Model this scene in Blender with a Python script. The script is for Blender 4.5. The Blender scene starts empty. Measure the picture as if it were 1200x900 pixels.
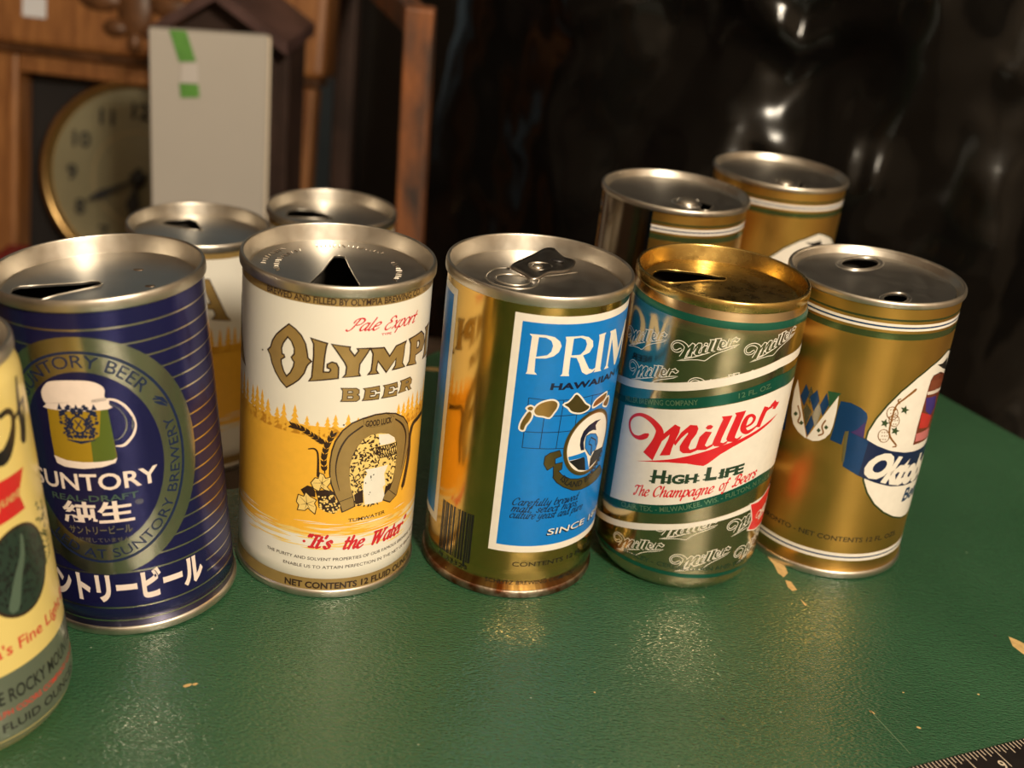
import bpy, bmesh, math, random
from mathutils import Vector, Matrix, noise
from mathutils.geometry import tessellate_polygon
random.seed(7)
PI = math.pi
SC = bpy.context.scene
COL = SC.collection

# ------------------------------------------------------------------ camera
cam_d = bpy.data.cameras.new('camera')
cam = bpy.data.objects.new('camera', cam_d)
COL.objects.link(cam)
PITCH, ROLL, CAM_H = math.radians(24.65), math.radians(6.75), 0.2618
fwd = Vector((0, math.cos(PITCH), -math.sin(PITCH)))
up0 = Vector((0, math.sin(PITCH), math.cos(PITCH)))
rt0 = Vector((1, 0, 0))
rt = math.cos(ROLL) * rt0 + math.sin(ROLL) * up0
up = -math.sin(ROLL) * rt0 + math.cos(ROLL) * up0
m = Matrix((rt, up, -fwd)).transposed().to_4x4()
m.translation = Vector((0, 0, CAM_H))
cam.matrix_world = m
cam_d.sensor_width = 36
cam_d.lens = 36 * 1417.7 / 1200
cam_d.clip_start = 0.01
cam_d.dof.use_dof = True
cam_d.dof.focus_distance = 0.43
cam_d.dof.aperture_fstop = 8.4
SC.camera = cam

# ------------------------------------------------------------------ world, lamp, exposure
w = bpy.data.worlds.new('room_air'); SC.world = w; w.use_nodes = True
w.node_tree.nodes['Background'].inputs[0].default_value = (0.75, 0.8, 1.0, 1)
w.node_tree.nodes['Background'].inputs[1].default_value = 0.02
def bulb(name, loc, radius, energy, color):
    d = bpy.data.lights.new(name, 'POINT'); d.shadow_soft_size = radius; d.energy = energy; d.color = color
    o = bpy.data.objects.new(name, d); COL.objects.link(o); o.location = loc
    return o
bulb('work_lamp', (0.45, -0.48, 0.78), 0.085, 70.0, (1.0, 0.86, 0.66))
SC.view_settings.view_transform = 'Standard'
SC.view_settings.look = 'None'
SC.view_settings.gamma = 1.0
SC.view_settings.use_curve_mapping = False
SC.view_settings.exposure = 0.0

# ------------------------------------------------------------------ materials
MATS = {}
def mat(name, col, rough=0.4, metal=0.0, var=0.0, vscale=40.0, rvar=0.0, bump=0.0, bscale=200.0, spec=0.5, coat=0.0, stretch=None, col2=None, coords='Object', bdist=0.001):
    """one procedural material: colour with noise variation, roughness variation, noise bump"""
    if name in MATS: return MATS[name]
    M = bpy.data.materials.new(name); M.use_nodes = True
    nt = M.node_tree; b = nt.nodes['Principled BSDF']
    b.inputs['Base Color'].default_value = (*col, 1); b.inputs['Roughness'].default_value = rough
    b.inputs['Metallic'].default_value = metal; b.inputs['Specular IOR Level'].default_value = spec
    b.inputs['Coat Weight'].default_value = coat
    b.inputs['Coat Roughness'].default_value = 0.15
    tc = nt.nodes.new('ShaderNodeTexCoord'); mp = nt.nodes.new('ShaderNodeMapping')
    nt.links.new(tc.outputs[coords], mp.inputs['Vector'])
    if stretch: mp.inputs['Scale'].default_value = stretch
    def nz(scale, detail=4.0):
        n = nt.nodes.new('ShaderNodeTexNoise'); n.inputs['Scale'].default_value = scale; n.inputs['Detail'].default_value = detail
        nt.links.new(mp.outputs['Vector'], n.inputs['Vector']); return n
    if var or col2:
        n = nz(vscale); r = nt.nodes.new('ShaderNodeValToRGB')
        c2 = col2 or tuple(c * (1 - var) for c in col)
        r.color_ramp.elements[0].position = 0.35; r.color_ramp.elements[1].position = 0.65
        r.color_ramp.elements[0].color = (*c2, 1); r.color_ramp.elements[1].color = (*col, 1)
        nt.links.new(n.outputs['Fac'], r.inputs['Fac']); nt.links.new(r.outputs['Color'], b.inputs['Base Color'])
    if rvar:
        n = nz(vscale * 1.7); mr = nt.nodes.new('ShaderNodeMapRange')
        mr.inputs['From Min'].default_value = 0.3; mr.inputs['From Max'].default_value = 0.7
        mr.inputs['To Min'].default_value = max(0.02, rough - rvar); mr.inputs['To Max'].default_value = rough + rvar
        nt.links.new(n.outputs['Fac'], mr.inputs['Value']); nt.links.new(mr.outputs['Result'], b.inputs['Roughness'])
    if bump:
        n = nz(bscale, 3.0); bp = nt.nodes.new('ShaderNodeBump'); bp.inputs['Strength'].default_value = bump; bp.inputs['Distance'].default_value = bdist
        nt.links.new(n.outputs['Fac'], bp.inputs['Height']); nt.links.new(bp.outputs['Normal'], b.inputs['Normal'])
    MATS[name] = M
    return M

def ink(name, col, rough=0.34):
    return mat('ink_' + name, col, rough, 0.0, var=0.05, vscale=300, coat=0.25)

def mesh_obj(name, verts, faces, material, parent=None, smooth=True, normals=None, mats=None, idx=None):
    me = bpy.data.meshes.new(name); me.from_pydata(verts, [], faces)
    for mm in (mats or [material]): me.materials.append(mm)
    if idx:
        for p, i in zip(me.polygons, idx): p.material_index = i
    if smooth:
        for p in me.polygons: p.use_smooth = True
    me.update()
    if normals: me.normals_split_custom_set_from_vertices(normals)
    o = bpy.data.objects.new(name, me); COL.objects.link(o)
    if parent: o.parent = parent
    return o

def bm_obj(name, bm, material, parent=None, smooth=False, mats=None):
    me = bpy.data.meshes.new(name); bmesh.ops.recalc_face_normals(bm, faces=bm.faces); bm.to_mesh(me); bm.free()
    for mm in (mats or [material]): me.materials.append(mm)
    if smooth:
        for p in me.polygons: p.use_smooth = True
    o = bpy.data.objects.new(name, me); COL.objects.link(o)
    if parent: o.parent = parent
    return o

def tag(o, label, cat, group=None):
    o['label'] = label; o['category'] = cat
    if group: o['group'] = group
    return o
def struct(o): o['kind'] = 'structure'; return o
def empty(name, loc=(0, 0, 0), rot=(0, 0, 0)):
    e = bpy.data.objects.new(name, None); COL.objects.link(e); e.location = loc; e.rotation_euler = rot; e.empty_display_size = 0.02
    return e

def box_bm(x0, x1, y0, y1, z0, z1, bev=0.0, bm=None, seg=2):
    own = bmesh.new()
    bmesh.ops.create_cube(own, size=1.0)
    for v in own.verts:
        v.co = Vector(((x0 + x1) / 2 + v.co.x * (x1 - x0), (y0 + y1) / 2 + v.co.y * (y1 - y0), (z0 + z1) / 2 + v.co.z * (z1 - z0)))
    if bev: bmesh.ops.bevel(own, geom=own.edges[:], offset=bev, segments=seg, affect='EDGES', profile=0.5)
    return own

def tube(pts, rad, n=8, closed=False):
    """round tube along a polyline; rad is a number or a list"""
    V, F = [], []
    P = [Vector(p) for p in pts]; N = len(P)
    prev = None
    for i, p in enumerate(P):
        a = P[(i - 1) % N] if (closed or i > 0) else p
        b = P[(i + 1) % N] if (closed or i < N - 1) else p
        t = (b - a).normalized()
        ref = Vector((0, 0, 1)) if abs(t.z) < 0.9 else Vector((1, 0, 0))
        s = t.cross(ref).normalized(); q = s.cross(t)
        r = rad[i] if isinstance(rad, (list, tuple)) else rad
        for k in range(n):
            an = 2 * PI * k / n
            V.append(tuple(p + r * (math.cos(an) * s + math.sin(an) * q)))
    R = N if closed else N - 1
    for i in range(R):
        j = (i + 1) % N
        for k in range(n):
            F.append((i * n + k, i * n + (k + 1) % n, j * n + (k + 1) % n, j * n + k))
    if not closed:
        F.append(tuple(range(n))[::-1]); F.append(tuple((N - 1) * n + k for k in range(n)))
    return V, F

def prism_bm(poly, y0, y1):
    """extrude an (x, z) outline from y0 to y1"""
    bm = bmesh.new()
    a = [bm.verts.new((x, y0, z)) for x, z in poly]; b = [bm.verts.new((x, y1, z)) for x, z in poly]
    bm.faces.new(a); bm.faces.new(b[::-1])
    for i in range(len(poly)):
        j = (i + 1) % len(poly); bm.faces.new((a[i], b[i], b[j], a[j]))
    return bm

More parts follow.
